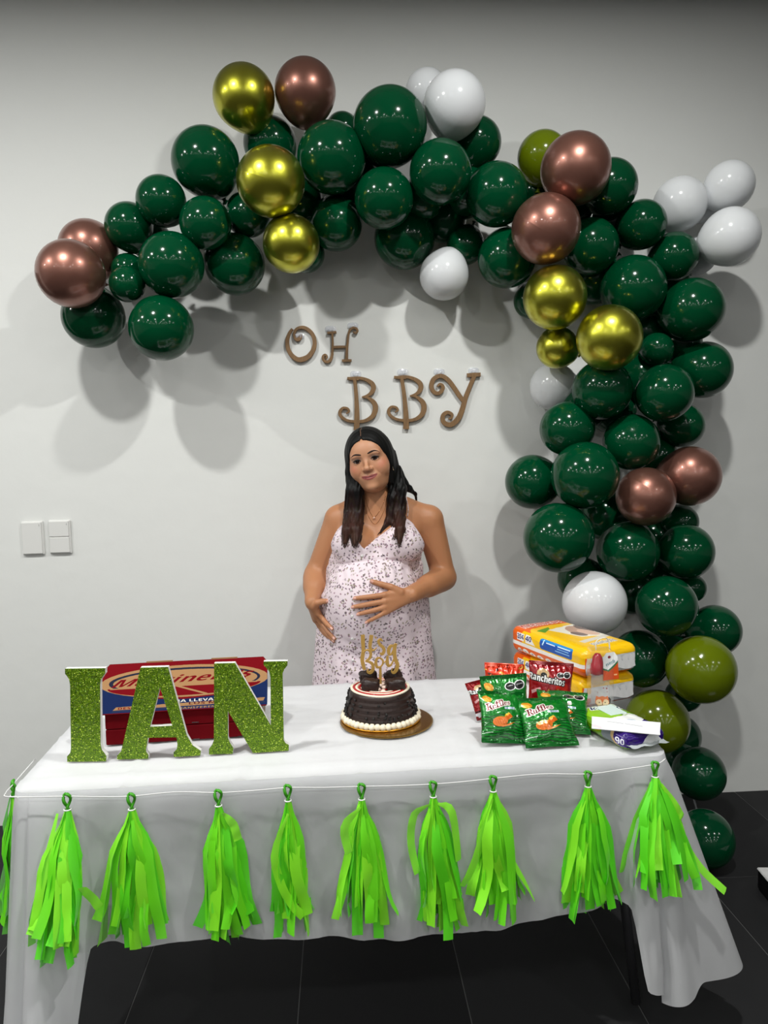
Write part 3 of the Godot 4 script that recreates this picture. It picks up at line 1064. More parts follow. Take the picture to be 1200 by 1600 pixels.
func sd_dress(p: Vector3) -> float:
	var d := sd_torso(p)
	# skirt with soft folds
	if p.y < 1.12:
		var c := Vector2(-0.018, -0.012)
		var q := Vector2(p.x, p.z) - c
		var down := clampf((1.0 - p.y) / 0.68, 0.0, 1.0)
		var ang := atan2(q.x, q.y)
		var rip := 1.0 + (0.012 + 0.05 * down) * sin(ang * 9.0 + 1.0 + p.y * 1.5) * smoothstep(0.0, 0.25, down) + 0.02 * down * sin(ang * 17.0 + 2.0)
		var rx := (0.207 + 0.05 * down) * rip
		var rz := (0.142 + 0.085 * down) * rip
		var e := Vector2(q.x / rx, q.y / rz)
		var k0 := e.length()
		var k1 := Vector2(e.x / rx, e.y / rz).length()
		var s := k0 * (k0 - 1.0) / maxf(k1, 0.001)
		s = maxf(s, maxf(p.y - 1.0, 0.34 - p.y))
		d = smin(d, s, 0.05)
	# under-bust seam and gathers
	var ys := 1.150 - 0.9 * p.x * p.x if p.z > -0.02 else 1.13
	d += 0.0052 * exp(-pow((p.y - ys) / 0.006, 2.0))
	if p.z > 0.0:
		d += 0.0018 * sin(p.x * 190.0 + p.y * 30.0) * exp(-pow((p.y - ys + 0.03) / 0.03, 2.0))
		# button band with little gathers down the front
		var bx := p.x + 0.093
		d += -0.003 * exp(-bx * bx / 0.00012) * smoothstep(1.14, 1.1, p.y)
		d += 0.0022 * sin(p.y * 150.0 + bx * 60.0) * exp(-pow((bx + 0.012) / 0.035, 2.0)) * smoothstep(0.92, 0.85, p.y)
	return smax(d, (p.y - neckline(p)) * 0.55, 0.004)

# the z at which a ray from the front meets a field
func front_z(f: Callable, x: float, y: float, from := 0.32, stop := -0.12) -> float:
	var z := from
	for i in 60:
		var d: float = f.call(Vector3(x, y, z))
		if d < 0.0004:
			return z
		z -= maxf(d * 0.6, 0.0006)
		if z < stop:
			break
	return stop

# ---- head, in millimetres/1000 of its own frame: eyes at y = 0, face towards +z
func sd_head(p: Vector3) -> float:
	var q := Vector3(absf(p.x), p.y, p.z)
	var d := sd_ell(p, Vector3(0, 0.028, -0.014), Vector3(0.075, 0.084, 0.093))
	d = smin(d, sd_ell(p, Vector3(0, -0.030, 0.014), Vector3(0.071, 0.080, 0.064)), 0.03)
	d = smin(d, sd_ell(q, Vector3(0.041, -0.036, 0.042), Vector3(0.031, 0.031, 0.030)), 0.02)
	d = smin(d, sd_ell(p, Vector3(0, -0.086, 0.038), Vector3(0.036, 0.031, 0.040)), 0.026)
	d = smin(d, sd_ell(p, Vector3(0, -0.101, 0.067), Vector3(0.020, 0.014, 0.016)), 0.014)
	# jaw line softly to the neck
	d = smin(d, sd_ell(p, Vector3(0, -0.088, -0.004), Vector3(0.047, 0.035, 0.05)), 0.03)
	d = smin(d, sd_ell(p, Vector3(0, 0.03, 0.052), Vector3(0.05, 0.035, 0.027)), 0.02)
	d = smin(d, sd_ell(q, Vector3(0.030, 0.017, 0.066), Vector3(0.024, 0.008, 0.012)), 0.012)
	# eye sockets
	d = smax(d, -sd_ell(q, Vector3(0.0325, 0.002, 0.092), Vector3(0.019, 0.0115, 0.018)), 0.010)
	# lids
	d = smin(d, smax(sd_ell(q, Vector3(0.0325, 0.0, 0.0655), Vector3(0.0165, 0.0135, 0.0135)), -sd_ell(q, Vector3(0.0325, -0.0005, 0.078), Vector3(0.0145, 0.0060, 0.02)), 0.002), 0.004)
	# nose
	d = smin(d, sd_cap(p, Vector3(0, 0.004, 0.074), Vector3(0, -0.030, 0.096), 0.0058, 0.0085), 0.009)
	d = smin(d, sd_ell(p, Vector3(0, -0.0335, 0.095), Vector3(0.0115, 0.0095, 0.0105)), 0.008)
	d = smin(d, sd_ell(q, Vector3(0.0135, -0.0355, 0.084), Vector3(0.0075, 0.0075, 0.0095)), 0.006)
	d = smax(d, -sd_ell(q, Vector3(0.0066, -0.0430, 0.092), Vector3(0.0038, 0.0030, 0.0048)), 0.003)
	# mouth region and lips, corners lifted
	d = smin(d, sd_ell(p, Vector3(0, -0.064, 0.066), Vector3(0.03, 0.02, 0.018)), 0.018)
	var lift := 6.5 * p.x * p.x
	var lp := Vector3(p.x, p.y - lift, p.z + 9.0 * p.x * p.x)
	d = smin(d, sd_ell(lp, Vector3(0, -0.0610, 0.0812), Vector3(0.028, 0.0040, 0.0062)), 0.004)
	d = smin(d, sd_ell(lp, Vector3(0, -0.0692, 0.0806), Vector3(0.0235, 0.0056, 0.0068)), 0.004)
	d = smax(d, -sd_ell(lp, Vector3(0, -0.0648, 0.090), Vector3(0.032, 0.0009, 0.0075)), 0.002)
	# smile folds
	d += 0.0020 * exp(-pow((q.x - 0.0285 - 0.55 * (-0.040 - q.y)) / 0.0032, 2.0)) * exp(-pow((q.y + 0.049) / 0.011, 2.0))
	# ears
	d = smin(d, sd_ell(q, Vector3(0.077, -0.012, -0.012), Vector3(0.007, 0.028, 0.016)), 0.008)
	d = smin(d, sd_ell(q, Vector3(0.074, -0.036, -0.004), Vector3(0.006, 0.009, 0.009)), 0.006)
	return d

const SKIN := Color(0.43, 0.190, 0.090)
func paint_skin(_p: Vector3) -> Color:
	return SKIN

func paint_head(p: Vector3) -> Color:
	var c := Color(0.50, 0.245, 0.135)
	var q := Vector3(absf(p.x), p.y, p.z)
	var lp_y := p.y - 6.5 * p.x * p.x
	if p.z > 0.03:
		# blush and eye shadow: make-up
		c = c.lerp(Color(0.50, 0.17, 0.10), 0.8 * exp(-pow((q.x - 0.056) / 0.021, 2.0) - pow((p.y + 0.024 - 0.4 * (q.x - 0.056)) / 0.016, 2.0)))
		c = c.lerp(Color(0.16, 0.11, 0.10), 0.8 * exp(-pow((q.x - 0.034) / 0.017, 2.0) - pow((p.y - 0.005) / 0.009, 2.0)))
		c = c.lerp(Color(0.42, 0.15, 0.12), 0.3 * exp(-pow(p.x / 0.012, 2.0) - pow((p.y + 0.042) / 0.008, 2.0)))
		var half := 0.0300
		if q.x < half and p.z > 0.05:
			var e := sqrt(maxf(0.0, 1.0 - pow(q.x / half, 2.0)))
			var top := -0.065 + 0.0080 * e - 0.0018 * exp(-pow(p.x / 0.004, 2.0))
			var low := -0.065 - 0.0095 * e
			var inside := smoothstep(low - 0.0012, low + 0.0012, lp_y) * smoothstep(top + 0.0012, top - 0.0012, lp_y)
			c = c.lerp(Color(0.31, 0.075, 0.07), inside)
			c = c.lerp(Color(0.09, 0.02, 0.02), 0.85 * exp(-pow((lp_y + 0.0652) / 0.0013, 2.0)) * e)
	return c

func hand_field(palm: Array, fingers: Array) -> Callable:
	var boxes := []
	for f in fingers:
		var b := AABB(f[0][0], Vector3.ZERO)
		for k in f:
			b = b.merge(AABB(k[0] - Vector3.ONE * k[1], Vector3.ONE * k[1] * 2.0))
		boxes.append(b)
	return func(p: Vector3) -> float:
		var d := 1e9
		for c in palm:
			d = smin(d, sd_cap(p, c[0], c[1], c[2], c[3]), 0.012)
		for j in fingers.size():
			var far: float = (p - p.clamp(boxes[j].position, boxes[j].end)).length()
			if far > minf(d + 0.006, 0.02):
				continue
			var f: Array = fingers[j]
			var fd := 1e9
			for i in f.size() - 1:
				fd = smin(fd, sd_cap(p, f[i][0], f[i + 1][0], f[i][1], f[i + 1][1]), 0.002)
			d = smin(d, fd, 0.005)
		return d

func bounds(chains: Array, pad: float) -> AABB:
	var b := AABB(chains[0][0], Vector3.ZERO)
	for c in chains:
		b = b.expand(c[0])
		if c[1] is Vector3:
			b = b.expand(c[1])
	return b.grow(pad)

func on_dress(x: float, y: float, lift: float, fallback := 0.06) -> Vector3:
	var z := front_z(sd_dress, x, y)
	if z < fallback:
		z = fallback
	return Vector3(x, y, z + lift)

func person() -> void:
	var who := thing("person", "smiling pregnant woman with long dark hair in a pale floral dress behind the table", "person", WOMAN_AT)
	var skin := mat(Color.WHITE, 0.5)
	skin.vertex_color_use_as_albedo = true
	skin.subsurf_scatter_enabled = true
	skin.subsurf_scatter_strength = 0.08
	head_t = Transform3D(Basis(Vector3.BACK, 0.215) * Basis(Vector3.UP, -0.21) * Basis(Vector3.RIGHT, -0.02), Vector3(-0.0235, 1.518, 0.015))
	# ---- hands
	var w0 := on_dress(0.10, 1.030, 0.020)
	wr_r = w0 + Vector3(0.012, 0.002, -0.004)
	var fr := []
	var defs := [
		[Vector2(0.010, 1.040), Vector2(-0.026, 1.0375), Vector2(-0.062, 1.033), Vector2(-0.092, 1.030), 0.0093],
		[Vector2(0.012, 1.018), Vector2(-0.030, 1.0135), Vector2(-0.070, 1.005), Vector2(-0.099, 0.999), 0.0095],
		[Vector2(0.010, 0.998), Vector2(-0.022, 0.9905), Vector2(-0.056, 0.981), Vector2(-0.081, 0.974), 0.009],
		[Vector2(0.012, 0.980), Vector2(-0.008, 0.9695), Vector2(-0.034, 0.955), Vector2(-0.052, 0.945), 0.0078]]
	var lift := [0.013, 0.016, 0.010, 0.007]
	for df in defs:
		var chain := []
		for k in 4:
			var v: Vector2 = df[k]
			chain.append([on_dress(v.x, v.y, lift[k]), df[4] * [1.05, 1.0, 0.9, 0.74][k]])
		fr.append(chain)
	var thumb := []
	for k in 4:
		var v: Vector2 = [Vector2(0.070, 1.045), Vector2(0.038, 1.064), Vector2(0.002, 1.076), Vector2(-0.030, 1.086)][k]
		thumb.append([on_dress(v.x, v.y, [0.016, 0.014, 0.011, 0.008][k]), [0.016, 0.0125, 0.0105, 0.0082][k]])
	fr.append(thumb)
	var palm_r := []
	for k in 4:
		palm_r.append([wr_r + Vector3(-0.004, 0.012 - 0.008 * k, 0), fr[k][0][0] + Vector3(0.002, 0, -0.002), 0.0155, 0.0112])
	palm_r.append([wr_r, wr_r.lerp(EL_R, 0.25), 0.0245, 0.030])
	var right := mesh_boxed(hand_field(palm_r, fr), palm_r + fr_pairs(fr), 0.0028)
	var fl := []
	var dl := [
		[Vector2(-0.228, 0.955), Vector2(-0.210, 0.934), Vector2(-0.192, 0.917), Vector2(-0.176, 0.904), 0.0098],
		[Vector2(-0.232, 0.938), Vector2(-0.212, 0.909), Vector2(-0.189, 0.885), Vector2(-0.168, 0.866), 0.0098],
		[Vector2(-0.236, 0.926), Vector2(-0.217, 0.895), Vector2(-0.192, 0.871), Vector2(-0.170, 0.854), 0.0092],
		[Vector2(-0.238, 0.918), Vector2(-0.226, 0.893), Vector2(-0.208, 0.872), Vector2(-0.190, 0.858), 0.008]]
	for i in 4:
		var chain := []
		for k in 4:
			var v: Vector2 = dl[i][k]
			var p := on_dress(v.x, v.y, 0.010, 0.075 - 0.012 * i)
			p.z = minf(p.z, 0.125) - 0.006 * i
			chain.append([p, dl[i][4] * [1.1, 1.0, 0.92, 0.76][k]])
		fl.append(chain)
	var tl := []
	for k in 4:
		var v: Vector2 = [Vector2(-0.242, 0.985), Vector2(-0.228, 0.998), Vector2(-0.210, 1.003), Vector2(-0.190, 1.004)][k]
		tl.append([Vector3(v.x, v.y, [0.095, 0.108, 0.112, 0.112][k]), [0.017, 0.0125, 0.0108, 0.0085][k]])
	fl.append(tl)
	var palm_l := []
	for k in 4:
		palm_l.append([WR_L + Vector3(0, -0.006, 0.004 - 0.006 * k), fl[k][0][0], 0.0175, 0.0125])
	palm_l.append([WR_L, WR_L.lerp(EL_L, 0.25), 0.0245, 0.030])
	var left := mesh_boxed(hand_field(palm_l, fl), palm_l + fr_pairs(fl), 0.0028)
	# ---- body, head and hands are one mesh
	var body := mesh_field(sd_body, Vector3(-0.32, 0.0, -0.22), Vector3(0.34, 1.5, 0.28), 0.009)
	var head := mesh_field(sd_head, Vector3(-0.095, -0.135, -0.12), Vector3(0.095, 0.125, 0.12), 0.0029)
	part("body", field_mesh([[body, paint_skin, Transform3D()], [head, paint_head, head_t], [right, paint_skin, Transform3D()], [left, paint_skin, Transform3D()]]), skin, who)
	face_details(who)
	nails(who, fr + fl)
	# ---- dress
	var dm := mat(Color.WHITE, 0.8)
	dm.albedo_texture = floral().tex()
	dm.uv1_triplanar = true
	dm.uv1_scale = Vector3(4.3, 4.3, 4.3)
	dm.uv1_triplanar_sharpness = 24.0
	var dress := part("dress", field_mesh([[mesh_field(sd_dress, Vector3(-0.30, 0.32, -0.27), Vector3(0.28, 1.36, 0.26), 0.0062), Color.WHITE, Transform3D()]]), dm, who)
	var pearl := lathe_mesh([Vector2(0, -0.002), Vector2(0.004, -0.0015), Vector2(0.0052, 0.0005), Vector2(0.003, 0.0022), Vector2(0, 0.0026)], 14)
	for v in [Vector2(-0.060, 1.168), Vector2(-0.103, 1.055), Vector2(-0.102, 0.965), Vector2(-0.104, 0.875), Vector2(-0.102, 0.79)]:
		part("button", pearl, M.white_plastic, dress, Transform3D(Basis(Vector3.RIGHT, PI / 2), on_dress(v.x, v.y, 0.0015)))
	for s in [[Vector2(0.116, 1.300), Vector2(0.120, 1.325)], [Vector2(-0.126, 1.290), Vector2(-0.122, 1.312)]]:
		var pts := []
		for v in s:
			pts.append(Vector3(v.x, v.y, front_z(sd_body, v.x, v.y) + 0.0022))
		var l: Vector3 = pts[-1]
		var x := l.x
		var z := l.z - 0.012
		while z > -0.105:
			x *= 0.985
			var y := 1.46
			for i in 80:
				var d := sd_body(Vector3(x, y, z))
				if d < 0.0004 or y < 1.2:
					break
				y -= maxf(d * 0.5, 0.0006)
			pts.append(Vector3(x, y + 0.0022, z))
			z -= 0.018
		pts.append(Vector3(x * 0.95, 1.30, -0.125))
		pts.append(Vector3(x * 0.9, 1.21, -0.142))
		part("strap", tube_mesh(smooth_path(pts, 6), 0.0042, 8, 0.4), dm, dress)
	hair(who)
	jewellery(who)
	# flat sandals
	for sx in [-1, 1]:
		var foot := Vector3(-0.005 + sx * 0.085, 0.0, -0.05)
		part("shoe", shoe_mesh(), mat(Color(0.75, 0.68, 0.6), 0.6), who, Transform3D(Basis(Vector3.UP, sx * 0.09), foot))

func shoe_mesh() -> ArrayMesh:
	var st := begin()
	var outline := []
	for i in 24:
		var a := TAU * i / 24
		outline.append(Vector2(sin(a) * (0.038 + 0.006 * cos(a)), 0.045 + cos(a) * 0.125))
	var rows := []
	for y in [[0.0, 0.97], [0.004, 1.0], [0.012, 1.0], [0.016, 0.96]]:
		var row := []
		for v in outline:
			row.append(Vector3(v.x * y[1], y[0], v.y * y[1]))
		rows.append(row)
	sheet(st, rows, false, false, true)
	for j in 24:
		tri(st, Vector3(0, 0.016, 0.045), rows[3][j], rows[3][(j + 1) % 24])
		tri(st, Vector3(0, 0, 0.045), rows[0][(j + 1) % 24], rows[0][j])
	add_tube(st, smooth_path([Vector3(-0.04, 0.012, 0.07), Vector3(-0.03, 0.06, 0.075), Vector3(0, 0.075, 0.08), Vector3(0.03, 0.06, 0.075), Vector3(0.04, 0.012, 0.07)], 5), 0.008, 8, 0.4)
	return done(st)

func fr_pairs(f: Array) -> Array:
	var out := []
	for c in f:
		for k in c:
			out.append([k[0], 0])
	return out

func mesh_boxed(f: Callable, chains: Array, h: float) -> Array:
	var b := bounds(chains, 0.036)
	return mesh_field(f, b.position, b.end, h, 1.4)

func face_details(who: Node3D) -> void:
	# eyeballs with iris and pupil
	for sx in [-1, 1]:
		var st := begin()
		var n := 22
		var rows := []
		var cols := []
		for i in n + 1:
			var a := PI * 0.5 * i / n
			var row := []
			for j in 28:
				row.append(Vector3(sin(a) * cos(TAU * j / 28), sin(a) * sin(TAU * j / 28), cos(a)) * 0.0122)
			rows.append(row)
		for i in n:
			var c := Color(0.62, 0.58, 0.55)
			if i < 4:
				c = Color(0.004, 0.003, 0.003)
			elif i < 11:
				c = Color(0.03, 0.014, 0.008)
			st.set_color(c)
			for j in 28:
				quad(st, rows[i][j], rows[i + 1][j], rows[i + 1][(j + 1) % 28], rows[i][(j + 1) % 28])
		var em := mat(Color.WHITE, 0.08)
		em.vertex_color_use_as_albedo = true
		part("eyeball", done(st), em, who, head_t * Transform3D(Basis(Vector3.UP, 0.1), Vector3(sx * 0.0325, 0.0005, 0.0652)))
	var dark := mat(Color(0.05, 0.035, 0.03), 0.6)
	var brow := mat(Color(0.13, 0.075, 0.055), 0.9)
	for sx in [-1, 1]:
		var pts := []
		for v in [Vector3(0.0125, 0.0200, 0.0020), Vector3(0.020, 0.0225, 0.0030), Vector3(0.031, 0.0252, 0.0030), Vector3(0.042, 0.0245, 0.0024), Vector3(0.053, 0.0185, 0.0008)]:
			pts.append(v)
		var path := []
		var rad := []
		for v in smooth_path(pts, 4):
			path.append(head_t * Vector3(sx * v.x, v.y, front_z(sd_head, sx * v.x, v.y, 0.12, 0.0) - 0.0006))
			rad.append(v.z)
		part("eyebrow", tube_mesh(path, rad, 8, 1.0), brow, who)
		path = []
		rad = []
		for v in smooth_path([Vector3(0.0185, -0.0015, 0.0009), Vector3(0.025, 0.0044, 0.0017), Vector3(0.0335, 0.0060, 0.0022), Vector3(0.042, 0.0038, 0.0022), Vector3(0.0505, 0.0015, 0.0009)], 4):
			path.append(head_t * Vector3(sx * v.x, v.y, maxf(front_z(sd_head, sx * v.x, v.y, 0.12, 0.0), 0.0) + 0.0008))
			rad.append(v.z)
		part("eyelashes", tube_mesh(path, rad, 8), dark, who)
		path = []
		rad = []
		for v in smooth_path([Vector3(0.0195, -0.0025, 0.0005), Vector3(0.027, -0.0058, 0.0008), Vector3(0.036, -0.0062, 0.0009), Vector3(0.0475, -0.001, 0.0008)], 4):
			path.append(head_t * Vector3(sx * v.x, v.y, front_z(sd_head, sx * v.x, v.y, 0.12, 0.0) + 0.0003))
			rad.append(v.z)
		part("lower_lash_line", tube_mesh(path, rad, 8), dark, who)

func nails(who: Node3D, fingers: Array) -> void:
	var m := mat(Color(0.80, 0.60, 0.54), 0.25)
	for f in fingers:
		var tip: Vector3 = f[3][0]
		var d: Vector3 = (tip - f[2][0]).normalized()
		var out := Vector3(0, 0, 1)
		out = (out - d * out.dot(d)).normalized()
		var b := Basis(d.cross(out), out, d)
		var st := begin()
		var r: float = f[3][1]
		var rows := []
		for i in 5:
			var row := []
			for j in 7:
				var a := lerpf(-0.95, 0.95, j / 6.0)
				row.append(Vector3(sin(a) * r * 0.92, cos(a) * r * 1.03 + 0.0003, lerpf(-0.006, 0.0058, i / 4.0) - 0.002 * a * a * (i / 4.0)))
			rows.append(row)
		sheet(st, rows, false, true)
		part("fingernail", done(st), m, who, Transform3D(b, tip))

func floral() -> Print:
	var p := Print.new(512, 512, Color(0.88, 0.82, 0.85))
	var r := RandomNumberGenerator.new()
	r.seed = 31
	var placed := []
	for i in 400:
		var c := Vector2(r.randf() * 512, r.randf() * 512)
		var kind := r.randf()
		var ang := r.randf() * TAU
		var cols := [Color(0.32, 0.26, 0.31), Color(0.38, 0.33, 0.30), Color(0.46, 0.35, 0.42), Color(0.54, 0.50, 0.40)]
		var col: Color = cols[r.randi() % 4]
		for ox in [-512, 0, 512]:
			for oy in [-512, 0, 512]:
				var q := c + Vector2(ox, oy)
				if q.x < -20 or q.y < -20 or q.x > 532 or q.y > 532:
					continue
				if kind < 0.86:
					p.ell(q.x, q.y, 7.5, 2.8, col, ang)
					p.ell(q.x + 6 * cos(ang + 2.0), q.y + 6 * sin(ang + 2.0), 6, 2.5, col.lightened(0.12), ang + 0.9)
					if kind < 0.4:
						p.ell(q.x + 6 * cos(ang - 1.8), q.y + 6 * sin(ang - 1.8), 5, 2.2, col.darkened(0.15), ang - 0.8)
				else:
					for k in 5:
						p.ell(q.x + 4.5 * cos(ang + TAU * k / 5), q.y + 4.5 * sin(ang + TAU * k / 5), 3.6, 2.6, Color(0.66, 0.53, 0.60), ang + TAU * k / 5)
					p.ell(q.x, q.y, 2.2, 2.2, Color(0.5, 0.38, 0.3))
	return p

# ---- hair
var locks := []
var lock_box := []
func sd_hair(p: Vector3) -> float:
	var q := head_t.affine_inverse() * p
	var cap := sd_ell(q, Vector3(0, 0.026, -0.018), Vector3(0.0865, 0.098, 0.104))
	cap = smin(cap, sd_ell(Vector3(absf(q.x), q.y, q.z), Vector3(0.060, -0.03, -0.02), Vector3(0.03, 0.085, 0.05)), 0.03)
	# open round the face
	var e := Vector2(q.x / 0.0725, (q.y + 0.040) / 0.110)
	var open := maxf((e.length() - 1.0) * 0.06, 0.012 - q.z)
	cap = smax(cap, -open, 0.010)
	cap = maxf(cap, -0.105 - q.y)
	# parting
	cap += 0.004 * exp(-pow((q.x + 0.002) / 0.0026, 2.0)) * smoothstep(0.03, 0.06, q.y) * smoothstep(-0.02, 0.02, q.z)
	cap += 0.0005 * sin(q.z * 330.0 + 40.0 * q.x)
	var d := cap
	var l := 1e9
	for k in locks.size():
		var c: Array = locks[k]
		if lock_box.size() == locks.size():
			var bx: AABB = lock_box[k]
			var far := (p - p.clamp(bx.position, bx.end)).length()
			if far > 0.02:
				l = minf(l, far + 0.004)
				continue
		for i in c.size() - 1:
			l = smin(l, sd_cap(p, c[i][0], c[i + 1][0], c[i][1], c[i + 1][1]), 0.01)
	l += (0.0019 * sin(p.x * 430.0 + p.z * 160.0 + 5.0 * sin(p.y * 16.0)) + 0.001 * sin(p.x * 900.0 + 3.0 * sin(p.y * 23.0))) * (1.0 if p.z > -0.03 else 0.35)
	d = smin(d, l, 0.018)
	# clear of the chest
	return d

func paint_hair(p: Vector3) -> Color:
	var t := smoothstep(1.40, 1.22, p.y + 0.02 * sin(p.x * 150.0))
	var c := Color(0.0075, 0.0058, 0.0055).lerp(Color(0.050, 0.021, 0.015), t)
	return c

func front_of_body(x: float, y: float) -> float:
	return maxf(front_z(sd_body, x, y), front_z(sd_dress, x, y))

func hair(who: Node3D) -> void:
	var lay := func(x: float, y: float, r: float, z: float) -> Array:
		return [Vector3(x, y, maxf(z, front_of_body(x, y) + r * 0.45) if y < 1.36 else z), r]
	locks = [
		[lay.call(-0.086, 1.53, 0.014, 0.0), lay.call(-0.090, 1.47, 0.022, 0.005), lay.call(-0.090, 1.40, 0.024, 0.025), lay.call(-0.100, 1.32, 0.022, 0.02), lay.call(-0.112, 1.26, 0.019, 0.02), lay.call(-0.122, 1.218, 0.008, 0.02)],
		[lay.call(-0.074, 1.47, 0.02, 0.02), lay.call(-0.070, 1.40, 0.022, 0.035), lay.call(-0.074, 1.32, 0.024, 0.02), lay.call(-0.082, 1.26, 0.022, 0.02), lay.call(-0.086, 1.214, 0.009, 0.02)],
		[lay.call(-0.066, 1.34, 0.014, 0.02), lay.call(-0.064, 1.28, 0.012, 0.02), lay.call(-0.066, 1.232, 0.004, 0.02)],
		[lay.call(0.062, 1.54, 0.014, -0.02), lay.call(0.078, 1.47, 0.020, -0.005), lay.call(0.089, 1.40, 0.026, 0.015), lay.call(0.088, 1.32, 0.022, 0.02), lay.call(0.082, 1.26, 0.017, 0.02), lay.call(0.076, 1.216, 0.007, 0.02)],
		[lay.call(0.066, 1.43, 0.018, 0.0), lay.call(0.060, 1.37, 0.02, 0.03), lay.call(0.056, 1.32, 0.018, 0.02), lay.call(0.042, 1.285, 0.012, 0.02), lay.call(0.018, 1.255, 0.003, 0.02)],
		[lay.call(0.072, 1.34, 0.016, 0.02), lay.call(0.066, 1.28, 0.013, 0.02), lay.call(0.062, 1.235, 0.005, 0.02)],
		[[Vector3(0.080, 1.47, -0.045), 0.026], [Vector3(0.104, 1.425, -0.05), 0.020], [Vector3(0.132, 1.400, -0.058), 0.012], [Vector3(0.158, 1.378, -0.085), 0.006], [Vector3(0.168, 1.33, -0.125), 0.004]],
		[[Vector3(-0.01, 1.52, -0.06), 0.075], [Vector3(0.0, 1.40, -0.10), 0.07], [Vector3(0.01, 1.25, -0.14), 0.035]],
	]
	for c in locks:
		var bx := AABB(c[0][0], Vector3.ZERO)
		for k in c:
			bx = bx.merge(AABB(k[0] - Vector3.ONE * k[1], Vector3.ONE * k[1] * 2.0))
		lock_box.append(bx)
	var hm := mat(Color.WHITE, 0.5)
	hm.metallic_specular = 0.3
	hm.vertex_color_use_as_albedo = true
	var mesh := field_mesh([[mesh_field(sd_hair, Vector3(-0.17, 1.19, -0.21), Vector3(0.19, 1.66, 0.17), 0.0042, 1.6), paint_hair, Transform3D()]])
	var h := part("hair", mesh, hm, who)
	var seam := []
	for k in 9:
		var a := lerpf(0.30, 1.35, k / 8.0)
		var z := lerpf(0.060, -0.035, k / 8.0)
		var y := 0.026 + 0.098 * sqrt(maxf(0.0, 1.0 - pow((z + 0.018) / 0.104, 2.0)))
		seam.append(head_t * Vector3(-0.002 + 0.001 * sin(k * 2.0), y - 0.0030, z))
	part("parting", tube_mesh(smooth_path(seam, 3), 0.0016, 6), mat(Color(0.40, 0.29, 0.22), 0.7), h)
	# loose strands
	var st := begin()
	var r := RandomNumberGenerator.new()
	r.seed = 12
	for i in 90:
		var c: Array = locks[[0, 1, 1, 3, 4, 4, 5, 2][i % 8]]
		var a: int = maxi(c.size() - 4, 0)
		var pts := []
		var j := Vector3(r.randf_range(-1, 1), 0, r.randf_range(0.0, 0.6))
		for k in range(a, c.size()):
			var u := float(k - a) / (c.size() - 1 - a)
			pts.append(c[k][0] + j * (c[k][1] + 0.004) * 0.95 + Vector3(0, 0, 0.002))
		var last: Vector3 = pts[-1]
		var dirv: Vector3 = (pts[-1] - pts[-2]).normalized()
		pts.append(last + dirv * r.randf_range(0.004, 0.022) + Vector3(r.randf_range(-0.006, 0.006), 0, 0.001))
		st.set_color(Color(0.03, 0.013, 0.01))
		add_tube(st, smooth_path(pts, 3), 0.0009, 4)
	part("loose_strands", done(st), hm, h).set_meta("kind", "stuff")

func jewellery(who: Node3D) -> void:
	var gold := mat(Color(0.85, 0.62, 0.40), 0.22, 1.0)
	for ch in [[Vector2(-0.040, 1.372), Vector2(-0.034, 1.345), Vector2(-0.024, 1.318), Vector2(-0.011, 1.302), Vector2(0.006, 1.318), Vector2(0.022, 1.345), Vector2(0.034, 1.378)], [Vector2(-0.044, 1.345), Vector2(-0.034, 1.310), Vector2(-0.018, 1.282), Vector2(-0.008, 1.276), Vector2(0.006, 1.286), Vector2(0.022, 1.315), Vector2(0.036, 1.350)]]:
		var pts := []
		for v in smooth_path(ch, 5):
			pts.append(Vector3(v.x, v.y, front_z(sd_body, v.x, v.y) + 0.001))
		var n := part("necklace", tube_mesh(pts, 0.0007, 6), gold, who)
		if ch[0].y > 1.36:
			var z := front_z(sd_body, -0.011, 1.300)
			part("pendant", lathe_mesh([Vector2(0, -0.0045), Vector2(0.0035, -0.002), Vector2(0.0042, 0.001), Vector2(0.002, 0.0042), Vector2(0, 0.005)], 14), mat(Color(0.95, 0.8, 0.72), 0.15, 0.4), n, Transform3D(Basis(), Vector3(-0.011, 1.2985, z + 0.004)))
	for sx in [-1, 1]:
		var ring := []
		for i in 20:
			ring.append(head_t * (Vector3(sx * 0.081, -0.052, 0.004) + Vector3(0, cos(TAU * i / 20) * 0.0105, sin(TAU * i / 20) * 0.0085)))
		part("earring", tube_mesh(ring, 0.0013, 6, 1.0, true), mat(Color(0.9, 0.85, 0.75), 0.15, 1.0), who)

